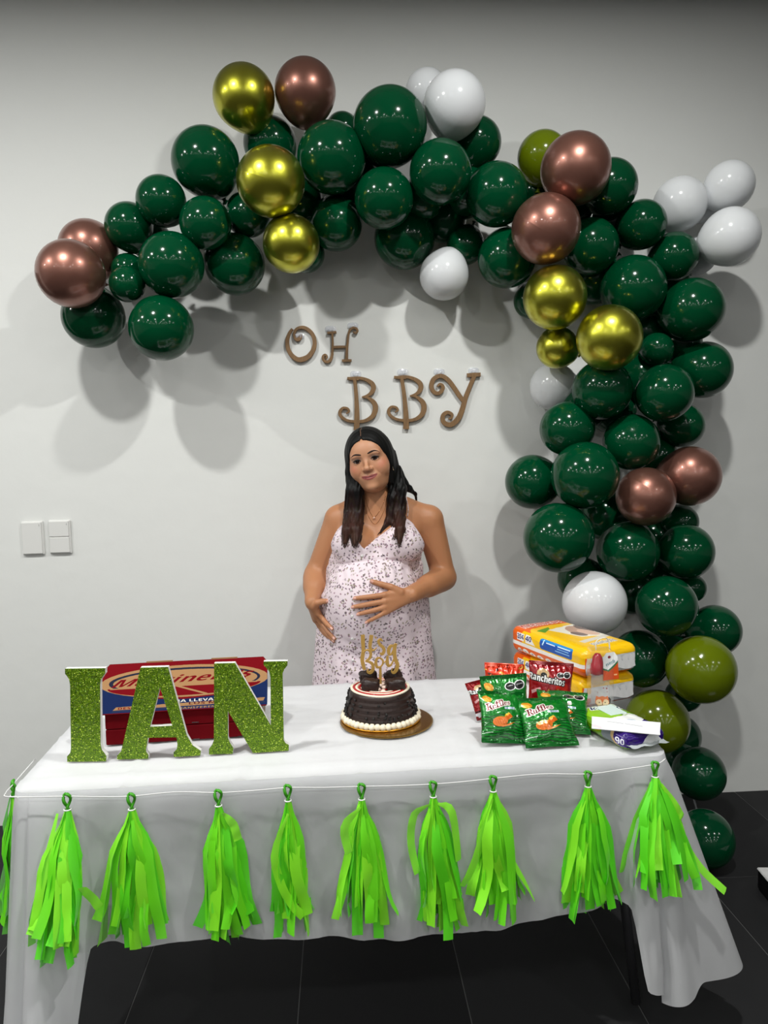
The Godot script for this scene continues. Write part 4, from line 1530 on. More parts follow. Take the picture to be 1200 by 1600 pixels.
# ------------------------------------------------------------------ gifts at the right end of the table
# rounded, slightly puffed box; six faces with their own part of the picture: [left, front, top, right, back, bottom] as Rect2 in 0..1
func puffed_box(size: Vector3, r: float, puff: float, rects: Array, n := 22, seed_ := 1, wrinkle := 0.0025) -> ArrayMesh:
	var st := begin()
	var h := size * 0.5
	var fn := FastNoiseLite.new()
	fn.seed = seed_
	fn.frequency = 14.0
	# each face: normal, direction of u, direction of v (v downwards in the picture)
	var faces := [[Vector3.LEFT, Vector3.BACK, Vector3.DOWN], [Vector3.BACK, Vector3.RIGHT, Vector3.DOWN], [Vector3.UP, Vector3.RIGHT, Vector3.BACK], [Vector3.RIGHT, Vector3.FORWARD, Vector3.DOWN], [Vector3.FORWARD, Vector3.LEFT, Vector3.DOWN], [Vector3.DOWN, Vector3.RIGHT, Vector3.FORWARD]]
	for k in 6:
		var nn: Vector3 = faces[k][0]
		var uu: Vector3 = faces[k][1]
		var vv: Vector3 = faces[k][2]
		var rc: Rect2 = rects[k]
		var P := []
		for j in n + 1:
			var row := []
			for i in n + 1:
				var a := -cos(PI * i / n) * 0.5 + 0.5 * (2.0 * i / n - 1.0)
				var b := -cos(PI * j / n) * 0.5 + 0.5 * (2.0 * j / n - 1.0)
				var q := (nn + uu * a + vv * b) * h
				var inner := q.clamp(-(h - Vector3.ONE * r), h - Vector3.ONE * r)
				var p := inner + (q - inner).normalized() * r
				var s := q / h
				p += Vector3(signf(s.x) * (1 - s.y * s.y) * (1 - s.z * s.z) * (1.0 if absf(s.x) > 0.999 else 0.0), signf(s.y) * (1 - s.x * s.x) * (1 - s.z * s.z) * (1.0 if absf(s.y) > 0.999 else 0.0), signf(s.z) * (1 - s.y * s.y) * (1 - s.x * s.x) * (1.0 if absf(s.z) > 0.999 else 0.0)) * puff
				p += p.normalized() * wrinkle * fn.get_noise_3d(p.x * 8, p.y * 8, p.z * 8)
				row.append(p)
			P.append(row)
		for j in n:
			for i in n:
				var t := []
				for w in [[j, i], [j, i + 1], [j + 1, i + 1], [j + 1, i]]:
					t.append(rc.position + Vector2(float(w[1]) / n, float(w[0]) / n) * rc.size)
				quad_uv(st, [P[j][i], P[j + 1][i], P[j + 1][i + 1], P[j][i + 1]], [t[0], t[3], t[2], t[1]])
	return done(st)

func diaper_print() -> Print:
	var yel := Color(0.96, 0.76, 0.02)
	var ora := Color(0.90, 0.38, 0.04)
	var navy := Color(0.12, 0.12, 0.4)
	var p := Print.new(640, 512, yel)
	# top: 0..400 x 0..256, the orange brand band along the far end (v = 0)
	p.poly(V2([0, 0, 400, 0, 400, 30, 330, 62, 220, 62, 60, 72, 0, 84]), ora)
	p.text("Kleenbebé", 180, 36, 34, Color(0.98, 0.95, 0.9), 1.15, 0.1, -0.03, 3.0)
	p.text("Kleenbebé", 180, 36, 34, Color(0.72, 0.1, 0.12), 1.15, 0.1, -0.03)
	p.poly(V2([60, 90, 170, 78, 150, 92, 80, 108]), Color(0.35, 0.6, 0.1))
	p.poly(V2([130, 96, 390, 70, 400, 150, 330, 170, 190, 160]), Color(0.93, 0.91, 0.84))
	p.ell(260, 120, 62, 30, Color(0.72, 0.56, 0.46), -0.2)
	p.ell(330, 110, 42, 26, Color(0.35, 0.24, 0.2), -0.1)
	p.ell(285, 138, 46, 22, Color(0.84, 0.68, 0.58), 0.1)
	p.ell(215, 142, 30, 14, Color(0.45, 0.36, 0.32), 0.2)
	p.poly(V2([120, 182, 360, 160, 370, 172, 130, 196]), Color(0.85, 0.82, 0.76))
	p.text("suavelastic", 220, 206, 18, Color(0.98, 0.98, 0.95), 1.2, 0.1, -0.06, 2.0)
	p.text("suavelastic", 220, 206, 18, Color(0.45, 0.42, 0.44), 1.2, 0.1, -0.06)
	p.text("máx", 360, 226, 14, navy)
	# long side: 0..400 x 256..384; far end at the left
	p.rect(0, 256, 400, 70, yel)
	p.poly(V2([0, 256, 95, 256, 88, 290, 96, 326, 0, 326]), ora)
	p.rect(0, 322, 400, 14, Color(0.95, 0.94, 0.92))
	p.rect(0, 336, 400, 48, ora)
	p.rect(62, 286, 42, 30, Color(0.95, 0.94, 0.93))
	p.text("204", 83, 301, 20, navy, 0.85)
	p.poly(V2([112, 284, 132, 284, 160, 318, 112, 318]), Color(0.95, 0.94, 0.93))
	p.text("40", 128, 300, 20, navy)
	p.poly(V2([180, 278, 186, 270, 312, 270, 318, 278, 318, 312, 312, 318, 186, 318, 180, 312]), Color(0.05, 0.32, 0.68))
	p.poly(V2([186, 270, 312, 270, 318, 278, 318, 286, 180, 286, 180, 278]), Color(0.15, 0.55, 0.82))
	p.line([Vector2(206, 290), Vector2(240, 290)], 5, Color(0.9, 0.95, 1))
	p.line([Vector2(252, 288), Vector2(306, 288)], 5, Color(0.85, 0.93, 1))
	p.line([Vector2(252, 298), Vector2(300, 298)], 3, Color(0.6, 0.8, 0.95))
	p.line([Vector2(244, 307), Vector2(304, 307)], 3, Color(0.6, 0.8, 0.95))
	p.line([Vector2(196, 278), Vector2(192, 302)], 5, Color(0.8, 0.93, 1))
	for i in 7:
		p.ell(76 + i * 34, 360, 13 if i != 1 else 17, 14 if i != 1 else 18, Color(0.95, 0.92, 0.88))
		p.text("MGRPCXG"[i], 76 + i * 34, 360, 13, Color(0.45, 0.3, 0.5))
	# end: 400..640 x 0..160
	p.rect(400, 0, 240, 60, yel)
	p.rect(400, 58, 240, 110, Color(0.84, 0.85, 0.86))
	p.rect(400, 160, 240, 12, Color(0.3, 0.31, 0.32))
	p.line([Vector2(400, 104), Vector2(640, 104)], 2, Color(0.72, 0.73, 0.74))
	p.poly(V2([400, 58, 420, 58, 408, 110, 420, 160, 400, 160]), ora)
	p.line([Vector2(470, 64), Vector2(470, 100)], 2, Color(0.74, 0.75, 0.76))
	p.line([Vector2(540, 64), Vector2(560, 98)], 2, Color(0.74, 0.75, 0.76))
	# back and bottom
	p.rect(400, 200, 240, 120, ora)
	return p

func presents() -> void:
	var pm := print_mat(diaper_print(), 0.32)
	pm.heightmap_enabled = true
	pm.heightmap_texture = noise_tex(0.03, 61, 256)
	pm.heightmap_scale = 0.12
	pm.clearcoat_enabled = true
	pm.clearcoat = 0.12
	pm.clearcoat_roughness = 0.2
	var rects := [Rect2(0, 0.505, 0.62, 0.24), Rect2(0.63, 0.005, 0.365, 0.325), Rect2(0.0, 0.0, 0.62, 0.5), Rect2(0.0, 0.505, 0.62, 0.24), Rect2(0.64, 0.42, 0.3, 0.18), Rect2(0.64, 0.42, 0.3, 0.18)]
	# the picture of the top runs with its band at the far end
	var hgt := 0.094
	var yaw := 0.336
	var e := Vector3(cos(yaw), 0, -sin(yaw))
	var d := Vector3(-sin(yaw), 0, -cos(yaw))
	var front := Vector3(0.716, 0, 0.955)
	for k in 2:
		var c: Vector3 = front + e * (0.112 - 0.004 * k) + d * (0.205 - 0.008 * k) + Vector3(0, TOP + 0.001 + hgt * (0.5 + k), 0)
		var b := Basis(e, Vector3.UP, -d) * Basis(Vector3.UP, 0.0 if k == 0 else 0.03)
		var o := thing("diaper_pack", ["lower yellow and orange diaper pack under another, behind the red snack bag", "upper yellow and orange diaper pack lying on top of the other one"][k], "diaper pack", c, b, "stacked diaper packs")
		part("wrapper", puffed_box(Vector3(0.212, hgt - 0.004, 0.395), 0.026, 0.0025, rects, 22, 5 + k), pm, o)
		var flap := begin()
		var rows := []
		for j in 5:
			var row := []
			for i in 15:
				var u := i / 14.0
				row.append(Vector3(lerpf(-0.088, 0.088, u), 0.016 - 0.010 * j - (0.006 * sin(u * PI * 3.0) * j / 4.0), 0.199 + 0.004 * j / 4.0 + 0.0015 * sin(u * 40.0 + j)))
			rows.append(row)
		sheet(flap, rows, false, true)
		part("end_flap", done(flap), mat(Color(0.88, 0.88, 0.88), 0.4), o)
	bottle_pack()
	wipes()

func bottle_pack() -> void:
	var o := thing("baby_bottle_package", "clear package with printed fox bottle and red top leaning on the diaper packs", "baby bottle", Vector3(0.757, TOP + 0.001, 1.0), Basis(Vector3.UP, -0.12) * Basis(Vector3.RIGHT, -0.02))
	# bottle of clear plastic
	var bot := part("bottle", lathe_mesh([Vector2(0.0, 0.003), Vector2(0.024, 0.003), Vector2(0.0265, 0.008), Vector2(0.0265, 0.115), Vector2(0.022, 0.128), Vector2(0.021, 0.132)], 28), M.plastic_clear, o)
	# a printed fox, flat colours on the bottle's face
	var defs := [
		["tail", V2([0.010, 0.020, 0.022, 0.024, 0.025, 0.045, 0.020, 0.052, 0.014, 0.050, 0.012, 0.036]), Color(0.2, 0.09, 0.07), 0.0],
		["fox_body", V2([-0.012, 0.010, 0.012, 0.010, 0.013, 0.022, 0.008, 0.030, -0.008, 0.030, -0.013, 0.022]), Color(0.85, 0.45, 0.08), 0.0003],
		["fox_head", V2([-0.021, 0.034, -0.012, 0.026, 0.0, 0.024, 0.012, 0.026, 0.020, 0.034, 0.018, 0.046, 0.015, 0.056, 0.009, 0.052, 0.0, 0.055, -0.010, 0.052, -0.018, 0.056, -0.020, 0.046]), Color(0.86, 0.42, 0.1), 0.0006],
		["fox_cheek", V2([-0.020, 0.035, -0.012, 0.027, -0.001, 0.027, -0.001, 0.036, -0.005, 0.044, -0.012, 0.046, -0.018, 0.042]), Color(0.93, 0.82, 0.66), 0.0009],
		["fox_cheek", V2([0.001, 0.027, 0.012, 0.027, 0.019, 0.035, 0.017, 0.042, 0.011, 0.046, 0.005, 0.044, 0.001, 0.036]), Color(0.93, 0.82, 0.66), 0.0009],
		["fox_belly", V2([-0.004, 0.011, 0.004, 0.011, 0.005, 0.020, 0.0, 0.026, -0.005, 0.020]), Color(0.95, 0.8, 0.4), 0.0006]]
	for df in defs:
		var st := begin(false)
		add_prism(st, df[1], 0.0, 0.0004)
		part(df[0], done(st), mat(df[2], 0.5), bot, Transform3D(Basis(), Vector3(0, 0.014, 0.0270 + df[3])))
	for q in [Vector3(-0.009, 0.036, 0.0017), Vector3(0.008, 0.036, 0.0017), Vector3(0, 0.031, 0.0014), Vector3(0.012, 0.078, 0.0022), Vector3(0.003, 0.079, 0.0018), Vector3(-0.014, 0.066, 0.0012), Vector3(0.014, 0.068, 0.0012), Vector3(0.015, 0.086, 0.0012)]:
		var st := begin(false)
		var c := PackedVector2Array()
		for i in 12:
			c.append(Vector2(q.x + cos(TAU * i / 12) * q.z, q.y + sin(TAU * i / 12) * q.z))
		add_prism(st, c, 0.0, 0.0004)
		part("printed_dot", done(st), mat(Color(0.25, 0.1, 0.1) if q.y < 0.06 else Color(0.62, 0.2, 0.2), 0.5), bot, Transform3D(Basis(), Vector3(0, 0.014, 0.0283)))
	part("red_top", lathe_mesh([Vector2(0.0, 0.128), Vector2(0.020, 0.128), Vector2(0.022, 0.132), Vector2(0.022, 0.152), Vector2(0.017, 0.160), Vector2(0.014, 0.178), Vector2(0.008, 0.188), Vector2(0.0, 0.190)], 24), mat(Color(0.62, 0.03, 0.12), 0.25), o, Transform3D(Basis(), Vector3(-0.008, 0, 0)))
	# printed card, folded over the upper half
	var pc := Print.new(128, 176, Color(0.93, 0.93, 0.93))
	pc.poly(V2([0, 96, 40, 112, 90, 80, 128, 50, 128, 176, 0, 176]), Color(0.2, 0.45, 0.28))
	pc.poly(V2([0, 108, 45, 122, 95, 92, 128, 64, 128, 176, 0, 176]), Color(0.82, 0.3, 0.07))
	pc.ell(52, 30, 11, 9, Color(0.5, 0.1, 0.14))
	pc.text("evenflo", 64, 66, 21, Color(0.3, 0.5, 0.55), 0.8, 0.1, -0.32)
	pc.rect(90, 140, 26, 10, Color(0.95, 0.7, 0.5))
	var card := begin(false)
	quad_uv(card, [Vector3(0.002, 0.116, 0.0315), Vector3(0.048, 0.120, 0.026), Vector3(0.046, 0.184, 0.020), Vector3(0.036, 0.198, 0.018)], [Vector2(0, 1), Vector2(1, 1), Vector2(1, 0.15), Vector2(0.7, 0)])
	quad_uv(card, [Vector3(0.002, 0.116, 0.0315), Vector3(0.036, 0.198, 0.018), Vector3(0.012, 0.196, 0.024), Vector3(0.002, 0.184, 0.029)], [Vector2(0, 1), Vector2(0.7, 0), Vector2(0.25, 0), Vector2(0, 0.15)])
	part("printed_card", done(card), print_mat(pc, 0.35), o)
	# clear shell
	var st := begin(false)
	add_box(st, Vector3(0, 0.102, 0), Vector3(0.066, 0.202, 0.062), 0.004)
	part("clear_shell", done(st), clear_mat(Color(1, 1, 1, 0.03)), o)
	var hang := begin()
	add_tube(hang, smooth_path([Vector3(-0.014, 0.202, 0.008), Vector3(-0.012, 0.226, 0.004), Vector3(0.012, 0.236, 0.002), Vector3(0.024, 0.226, 0.002), Vector3(0.026, 0.203, 0.006)], 5), 0.004, 8, 0.35)
	part("hanger_tab", done(hang), M.white_plastic, o)

func wipes() -> void:
	var grn := Color(0.42, 0.62, 0.05)
	var pur := Color(0.19, 0.08, 0.45)
	var wh := Color(0.93, 0.94, 0.94)
	var p := Print.new(512, 512, grn)
	# top: 0..256 x 0..384, near end at the bottom
	p.rect(0, 0, 256, 120, Color(0.82, 0.9, 0.82))
	p.poly(V2([0, 40, 110, 60, 150, 200, 0, 220]), Color(0.55, 0.76, 0.12))
	for i in 5:
		p.ell(150 + 20 * sin(i * 2.0), 40 + i * 34, 34, 10, [Color(0.12, 0.2, 0.3), wh, Color(0.6, 0.78, 0.85)][i % 3], 0.4)
	p.text("kiriko", 150, 90, 40, wh, 1.0, 0.2, 0.25, 5.0)
	p.text("kiriko", 150, 90, 40, Color(0.08, 0.25, 0.36), 1.0, 0.2, 0.25)
	p.poly(V2([0, 200, 256, 190, 256, 384, 0, 384]), wh)
	p.poly(V2([0, 226, 60, 250, 130, 300, 140, 384, 0, 384]), Color(0.86, 0.72, 0.5))
	p.poly(V2([0, 238, 56, 262, 120, 308, 128, 384, 0, 384]), pur)
	p.poly(V2([150, 384, 170, 270, 256, 230, 256, 384]), pur)
	p.ell(120, 250, 44, 22, Color(0.5, 0.66, 0.78), 0.2)
	# near end: 256..512 x 0..128
	p.rect(256, 0, 256, 128, pur)
	p.poly(V2([330, 128, 340, 90, 362, 96, 372, 60, 400, 30, 440, 20, 450, 60, 490, 100, 512, 128]), wh)
	p.poly(V2([360, 128, 400, 96, 512, 92, 512, 128]), grn)
	p.rect(440, 100, 30, 28, Color(0.8, 0.8, 0.8))
	# long side: 256..512 x 128..256
	p.rect(256, 128, 256, 128, grn)
	p.poly(V2([400, 128, 440, 128, 450, 190, 512, 240, 512, 256, 400, 256]), Color(0.5, 0.53, 0.55))
	p.poly(V2([430, 128, 512, 128, 512, 256, 460, 256, 436, 190]), Color(0.86, 0.72, 0.5))
	p.poly(V2([442, 128, 512, 128, 512, 256, 474, 256, 448, 190]), pur)
	p.ell(380, 170, 18, 30, Color(0.55, 0.5, 0.05))
	p.text("90", 478, 196, 38, Color(0.96, 0.96, 1.0), 0.85)
	p.line([Vector2(456, 164), Vector2(500, 164)], 5, Color(0.6, 0.55, 0.75))
	p.line([Vector2(460, 228), Vector2(504, 230)], 4, Color(0.6, 0.55, 0.75))
	var yaw := 0.30
	var e := Vector3(cos(yaw), 0, -sin(yaw))
	var d := Vector3(-sin(yaw), 0, -cos(yaw))
	var at := Vector3(0.728, TOP + 0.0255, 1.272) + e * 0.066 + d * 0.115
	var o := thing("wet_wipes_pack", "purple and green pack of wet wipes under the white paper card at the table corner", "wipes", at, Basis(e, Vector3.UP, -d))
	var m := print_mat(p, 0.22)
	m.heightmap_enabled = true
	m.heightmap_texture = noise_tex(0.03, 63, 256)
	m.heightmap_scale = 0.12
	part("wrapper", puffed_box(Vector3(0.135, 0.048, 0.225), 0.021, 0.003, [Rect2(0.5, 0.25, 0.5, 0.25), Rect2(0.5, 0, 0.5, 0.25), Rect2(0, 0, 0.5, 0.75), Rect2(0.5, 0.25, 0.4, 0.25), Rect2(0.55, 0.3, 0.1, 0.1), Rect2(0.55, 0.3, 0.1, 0.1)], 22, 3, 0.004), m, o)
	var st := begin()
	var rows := []
	for j in 4:
		var row := []
		for i in 13:
			row.append(Vector3(lerpf(-0.06, 0.06, i / 12.0), -0.008 + 0.002 * sin(i * 1.3 + j), 0.108 + 0.008 * j))
		rows.append(row)
	sheet(st, rows, false, true)
	part("end_seal", done(st), mat(Color(0.75, 0.78, 0.78), 0.25), o)
	part("lid_flap", box_mesh(Vector3(0.055, 0.002, 0.07), 0.0008, Vector3(0.010, 0.0275, -0.045)), mat(Color(0.80, 0.88, 0.86), 0.35), o)
	# white paper card lying across it
	var card_p := Print.new(256, 64, Color(0.9, 0.9, 0.91))
	card_p.line([Vector2(58, 20), Vector2(118, 24)], 2, Color(0.6, 0.6, 0.62))
	card_p.line([Vector2(124, 24), Vector2(190, 30)], 2, Color(0.6, 0.6, 0.62))
	card_p.ell(18, 52, 22, 8, Color(0.88, 0.82, 0.84), 0.3)
	card_p.ell(236, 14, 20, 7, Color(0.86, 0.87, 0.9), 0.3)
	var c := thing("paper_card", "narrow folded white paper card lying across the pack of wipes", "card", Vector3(0.745, TOP + 0.0500, 1.222), Basis(Vector3.UP, -0.34) * Basis(Vector3.RIGHT, 0.16) * Basis(Vector3.BACK, -0.012))
	var cs := begin(false)
	var a := [Vector3(-0.086, 0.006, 0.030), Vector3(0.084, 0.006, 0.032), Vector3(0.090, 0.012, -0.022), Vector3(-0.086, 0.012, -0.022)]
	quad_uv(cs, a, [Vector2(0, 1), Vector2(1, 1), Vector2(1, 0), Vector2(0, 0)])
	part("printed_side", done(cs), print_mat(card_p, 0.6), c)
	cs = begin(false)
	add_box(cs, Vector3(0, 0.0045, 0.004), Vector3(0.172, 0.0012, 0.052), 0.0004)
	for k in [[0, 1], [1, 2], [2, 3], [3, 0]]:
		var u: Vector3 = a[k[0]]
		var v: Vector3 = a[k[1]]
		quad(cs, u, u - Vector3(0, 0.0016, 0), v - Vector3(0, 0.0016, 0), v)
	part("paper", done(cs), mat(Color(0.9, 0.9, 0.91), 0.6), c)

# ------------------------------------------------------------------ cake
func cake() -> void:
	var at := Vector3(0.116, TOP, 0.968)
	var gold := mat(Color(0.58, 0.44, 0.2), 0.25, 0.9)
	var brd := thing("cake_board", "round gold cardboard under the chocolate cake", "cake board", at + Vector3(0.006, 0.0005, 0.004))
	part("board", lathe_mesh([Vector2(0, 0), Vector2(0.135, 0), Vector2(0.1375, 0.0015), Vector2(0.1375, 0.0035), Vector2(0.134, 0.0045), Vector2(0.126, 0.0045), Vector2(0, 0.0045)], 60, false), gold, brd)
	var o := thing("chocolate_cake", "round chocolate cake with piped white border and red and white swirl on top", "cake", at + Vector3(-0.010, 0.0055, -0.012))
	var choc := mat(Color(0.15, 0.085, 0.065), 0.42)
	choc.heightmap_enabled = true
	choc.heightmap_texture = noise_tex(0.04, 90, 256)
	choc.heightmap_scale = 0.08
	choc.uv1_triplanar = true
	choc.uv1_scale = Vector3(8, 3, 8)
	var prof := [Vector2(0, 0.0005), Vector2(0.105, 0.0005)]
	for i in 22:
		var t := i / 21.0
		var r := lerpf(0.108, 0.092, pow(t, 1.3)) + 0.0011 * sin(t * 34.0)
		prof.append(Vector2(r, 0.004 + 0.080 * t))
	for i in 6:
		var a := PI / 2 * (i + 1) / 6.0
		prof.append(Vector2(0.080 + 0.012 * cos(a), 0.084 + 0.010 * sin(a)))
	prof.append(Vector2(0, 0.094))
	part("chocolate_icing", lathe_mesh(prof, 72), choc, o)
	var cream := mat(Color(0.93, 0.89, 0.80), 0.55)
	# piped shells round the foot
	var st := begin()
	for i in 44:
		var a := TAU * i / 44
		var b := Transform3D(Basis(Vector3.UP, a), Vector3(sin(a), 0, cos(a)) * 0.1095)
		var pr := []
		for k in 7:
			var w := PI * k / 6.0
			pr.append(Vector2(sin(w) * 0.0100 * (1.0 + 0.1 * sin(k * 3.0)), 0.011 - cos(w) * 0.0108))
		add_lathe(st, pr, 9, b * Transform3D(Basis.from_scale(Vector3(1, 1, 1.05 + 0.2 * sin(i * 2.3))), Vector3.ZERO))
	part("piped_border", done(st), cream, o)
	part("gold_rim", tube_mesh(ring_points(0.1155, 0.0022, 60), 0.0022, 8, 1.0, true), mat(Color(0.9, 0.66, 0.2), 0.35, 0.6), o)
	# swirls on top
	var red := mat(Color(0.66, 0.04, 0.06), 0.3)
	var wob := func(r: float, y: float, ph: float) -> Array:
		var pts := []
		for i in 64:
			var a := TAU * i / 64
			pts.append(Vector3(sin(a) * (r + 0.002 * sin(a * 3.0 + ph)), y, cos(a) * (r + 0.002 * sin(a * 4.0 + ph))))
		return pts
	for s in [[0.084, 0.0930, 0, "white_swirl"], [0.0765, 0.0945, 1, "red_swirl"], [0.069, 0.0945, 0, "white_swirl"], [0.0615, 0.0945, 1, "red_swirl"], [0.054, 0.0945, 0, "white_swirl"], [0.034, 0.0945, 1, "red_swirl"]]:
		part(s[3], tube_mesh(wob.call(s[0], s[1], s[0] * 90), 0.0046, 8, 0.7, true), red if s[2] else cream, o)
	var cst := begin()
	for i in 26:
		var a := i * 2.4
		var rr := 0.0095 * sqrt(i)
		var pr := []
		for k in 6:
			pr.append(Vector2(sin(PI * k / 5.0) * 0.0078, -cos(PI * k / 5.0) * 0.006))
		add_lathe(cst, pr, 8, Transform3D(Basis(), Vector3(sin(a) * rr, 0.0975 + 0.003 * sin(i * 1.7), cos(a) * rr)))
	part("cream_centre", done(cst), mat(Color(0.90, 0.80, 0.74), 0.5), o)
	# crumbs stuck to the icing
	var cr := begin(false)
	var r := RandomNumberGenerator.new()
	r.seed = 8
	for i in 380:
		var a := r.randf() * TAU
		if r.randf() < 0.6:
			a = PI / 2 * (1.0 if r.randf() < 0.5 else -1.0) + r.randfn(0.0, 0.35)
		var t := clampf(r.randf() * r.randf() * 1.1, 0.02, 0.98) if r.randf() < 0.5 else r.randf()
		var rad := lerpf(0.108, 0.092, pow(t, 1.3)) + 0.001
		var c := Vector3(sin(a) * rad, 0.006 + 0.080 * t, cos(a) * rad)
		var s := r.randf_range(0.0018, 0.0042)
		add_box(cr, c, Vector3(s, s * 1.4, s * 1.1) * 1.6, s * 0.4, Basis(Vector3(r.randf(), r.randf(), 0.2).normalized(), r.randf() * 6))
	part("crumbs", done(cr), mat(Color(0.05, 0.025, 0.02), 0.6), o).set_meta("kind", "stuff")
	# brownie pieces lying on top
	var bm := mat(Color(0.14, 0.065, 0.045), 0.42)
	bm.heightmap_enabled = true
	bm.heightmap_texture = noise_tex(0.08, 95, 256)
	bm.heightmap_scale = 0.06
	bm.uv1_triplanar = true
	bm.uv1_scale = Vector3(20, 20, 20)
	var list := [
		["brownie piece at the back left of the cake top", Vector3(-0.034, 0.116, -0.030), 0.3, 0.10, Vector3(0.046, 0.036, 0.038)],
		["brownie piece at the front left of the cake top", Vector3(-0.030, 0.110, 0.028), -0.2, -0.08, Vector3(0.048, 0.032, 0.036)],
		["brownie piece at the back right of the cake top, tilted to a peak", Vector3(0.040, 0.118, -0.026), -0.5, 0.5, Vector3(0.044, 0.036, 0.036)],
		["brownie piece at the front right of the cake top", Vector3(0.044, 0.109, 0.026), 0.15, 0.06, Vector3(0.052, 0.030, 0.038)]]
	var k := 0
	for b in list:
		var br := thing("brownie", b[0], "brownie", o.position + b[1], Basis(Vector3.UP, b[2]) * Basis(Vector3.BACK, b[3]), "brownies on the cake")
		part("crumb_block", lumpy_block(b[4], 20 + k), bm, br)
		part("icing_drizzle", tube_mesh(smooth_path([Vector3(-b[4].x * 0.4, b[4].y * 0.42, b[4].z * 0.35), Vector3(0, b[4].y * 0.51, 0.002 * k), Vector3(b[4].x * 0.4, b[4].y * 0.40, b[4].z * 0.30)], 5), 0.0014, 6, 0.5), mat(Color(0.28, 0.2, 0.18), 0.3), br)
		k += 1
	var t := thing("cake_topper", "gold cut-out lettering on a stick standing in the cake", "cake topper", TOPPER_AT + Vector3(0, 0, -0.001))
	var gm := mat(Color(0.76, 0.60, 0.31), 0.4, 0.25)
	var word := begin(false)
	for i in TOPPER.size() - 1:
		add_stroke(word, TOPPER[i], 0.0, 0.0022 + 0.0001 * i, 0.0004)
	part("lettering", done(word), gm, t)
	var stick := begin(false)
	add_stroke(stick, TOPPER[TOPPER.size() - 1], -0.0006, 0.0021, 0.0004)
	part("stick", done(stick), gm, t)

func ring_points(r: float, y: float, n: int) -> Array:
	var pts := []
	for i in n:
		pts.append(Vector3(sin(TAU * i / n) * r, y, cos(TAU * i / n) * r))
	return pts

func lumpy_block(s: Vector3, seed_: int) -> ArrayMesh:
	var full := Rect2(0, 0, 1, 1)
	return puffed_box(s, minf(s.x, minf(s.y, s.z)) * 0.16, 0.002, [full, full, full, full, full, full], 10, seed_, 0.0045)

